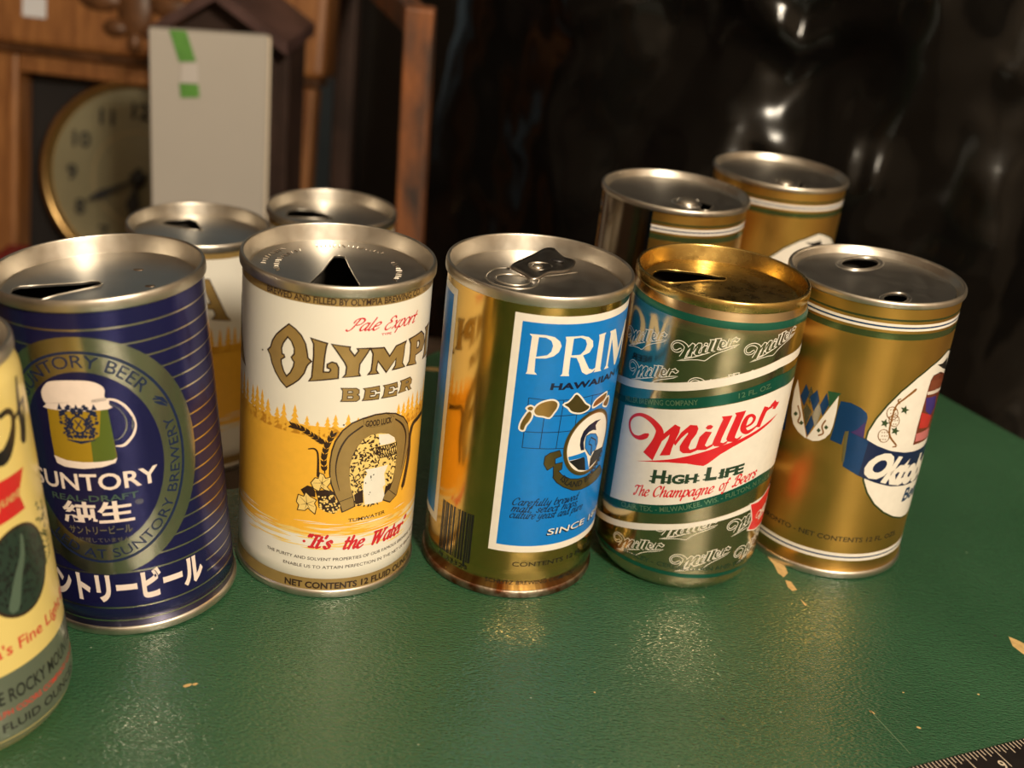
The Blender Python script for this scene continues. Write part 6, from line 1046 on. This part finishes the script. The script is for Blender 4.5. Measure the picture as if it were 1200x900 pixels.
c.print('kana_small', place(text_tris('熱処理していません', .0), (-7.6, 37.0), (11.0, 37.2), 1.4), 5, mat('ink_dull_gold', (.2, .2, .1), .3, .6))
c.print('kana_name', place(text_tris('サントリービール', .05), (-26.6, 14.6), (34.6, 14.6), 8.6), 3, foam_i)
T = []
su_lid = su.lidobj
for x, y in ((8.5, 12.5), (17.5, -3.0)):
    bm = bmesh.new(); bmesh.ops.create_uvsphere(bm, u_segments=12, v_segments=6, radius=1)
    for v in bm.verts: v.co = Vector(((x + v.co.x * 1.9) / 1000, (y + v.co.y * 1.2) / 1000, (115.45 + v.co.z * .35) / 1000))
    bm_obj('lid_dimple', bm, rust_m, su_lid, True)

# ================================================================== pale yellow can at the left edge
cy_i = mat('pale_yellow_enamel', (0.72, 0.57, 0.19), 0.30, 0.0, var=0.05, vscale=40, coat=0.3); grn2_i = mat('ink_grey_green_metal', (0.27, 0.31, 0.24), 0.3, 0.7)
co = Can((-157.9, 293.9, -4.8), .10, 33.0, 'pale yellow can with black script and red banner, cut off at the left edge')
c = co
c.lathe('body', FOOT + [(33.0, 11 + i * 97 / 12) for i in range(1, 13)], cy_i); c.lathe('neck', NECK, cy_i)
c.lathe('base', [(.05, 5.5), (12, 5.0), (20, 3.8), (25, 1.8), (26.0, 1.2)], alu_m); c.lathe('inner_wall', [(30.5, 8), (30.5, 60), (30.5, 113)], inner_m, n=60)
c.lathe('top_rim', [(r - 1.72, z) for r, z in RIM_TOP], rim_m); c.lidobj = c.lid([], 115.5, 28.62, lid_m)
c.lathe('grey_green_band', [(FP(v) + .05, v) for v in (1.5, 3, 5, 7, 9, 10.9)] + [(33.05, v) for v in (11.2, 18, 28.3)], grn2_i)
c.print('script_name', sum([ribbon([(p[0], p[1], p[2] * 2.1) for p in catmull(TR[k], 5)]) for k in ('co1', 'co2', 'co3')], []), 2, black_i)
c.print('script_letter', fill(ell(30.5, 97.5, 6.5, 10.5), [ell(30.8, 98, 4, 8)]), 2, brown_i)
c.print('red_banner', fill([(20, 75), (37.5, 74.6), (47.8, 74.6), (46.2, 80), (50.4, 86.4), (40.2, 87), (20, 87)]), 2, ink('banner_red', (.55, .02, .02)))
c.print('banner_lettering', place(text_tris('Banquet', .02), (27, 79.4), (46.6, 79.4), 3.2, .3), 3, ink('banner_gold', (.55, .33, .12)))
c.print('picture_border', fill(ell(41.5, 57.6, 12.8, 14.2)), 2, brown_i); c.print('picture', fill(ell(41.5, 57.6, 11.9, 13.3)), 3, mat('ink_picture_green', (.035, .06, .045), .3, .4))
T = []; rnd = random.Random(9)
for k in range(170):
    a, r = rnd.uniform(0, 2 * PI), rnd.random() ** .5; u, v = 41.5 + 11 * r * math.cos(a), 57.6 + 12.4 * r * math.sin(a); an = rnd.uniform(0, PI)
    T += ribbon([(u, v, .15), (u + math.cos(an), v + 1.2 * math.sin(an), .7), (u + 1.8 * math.cos(an + .5), v + 2 * math.sin(an + .5), .15)], None, False)
c.print('picture_marks', T, 4, black_i)
c.print('picture_water', ribbon(catmull([(44, 68, 1), (43, 62, 2), (40, 56, 3), (37, 48, 4)], 4)), 5, mat('ink_mist_green', (.13, .19, .14), .3, .4))
T = []
for k in range(60):
    u, v = rnd.uniform(53.5, 60), rnd.uniform(52, 72); an = rnd.uniform(0, PI); T += ribbon([(u, v, .1), (u + .9 * math.cos(an), v + .9 * math.sin(an), .9), (u + 1.4 * math.cos(an + .6), v + 1.4 * math.sin(an + .6), .1)], None, False)
c.print('leaf_sprigs', T, 2, lfg_i)
cr_i = ink('label_red', (.55, .05, .03))
c.print('fine_light', place(text_tris("America's Fine Light Beer", .015), (10.5, 33.9), (72, 34.4), 4.0), 2, cr_i)
c.print('mountain_line', place(text_tris('THE ROCKY MOUNTAINS', .012), (21.5, 18.9), (68, 18.9), 4.6), 3, black_i)
c.print('brewer_line', place(text_tris('ADOLPH COORS COMPANY GOLDEN', .01), (20, 14.6), (66, 14.6), 2.0), 3, cr_i)
c.print('contents_line', place(text_tris('12 FLUID OUNCES', .012), (21, 9.4), (60, 9.4), 3.0), 3, black_i, prof=lambda v: 33.0 if v > 11 else FP(v))
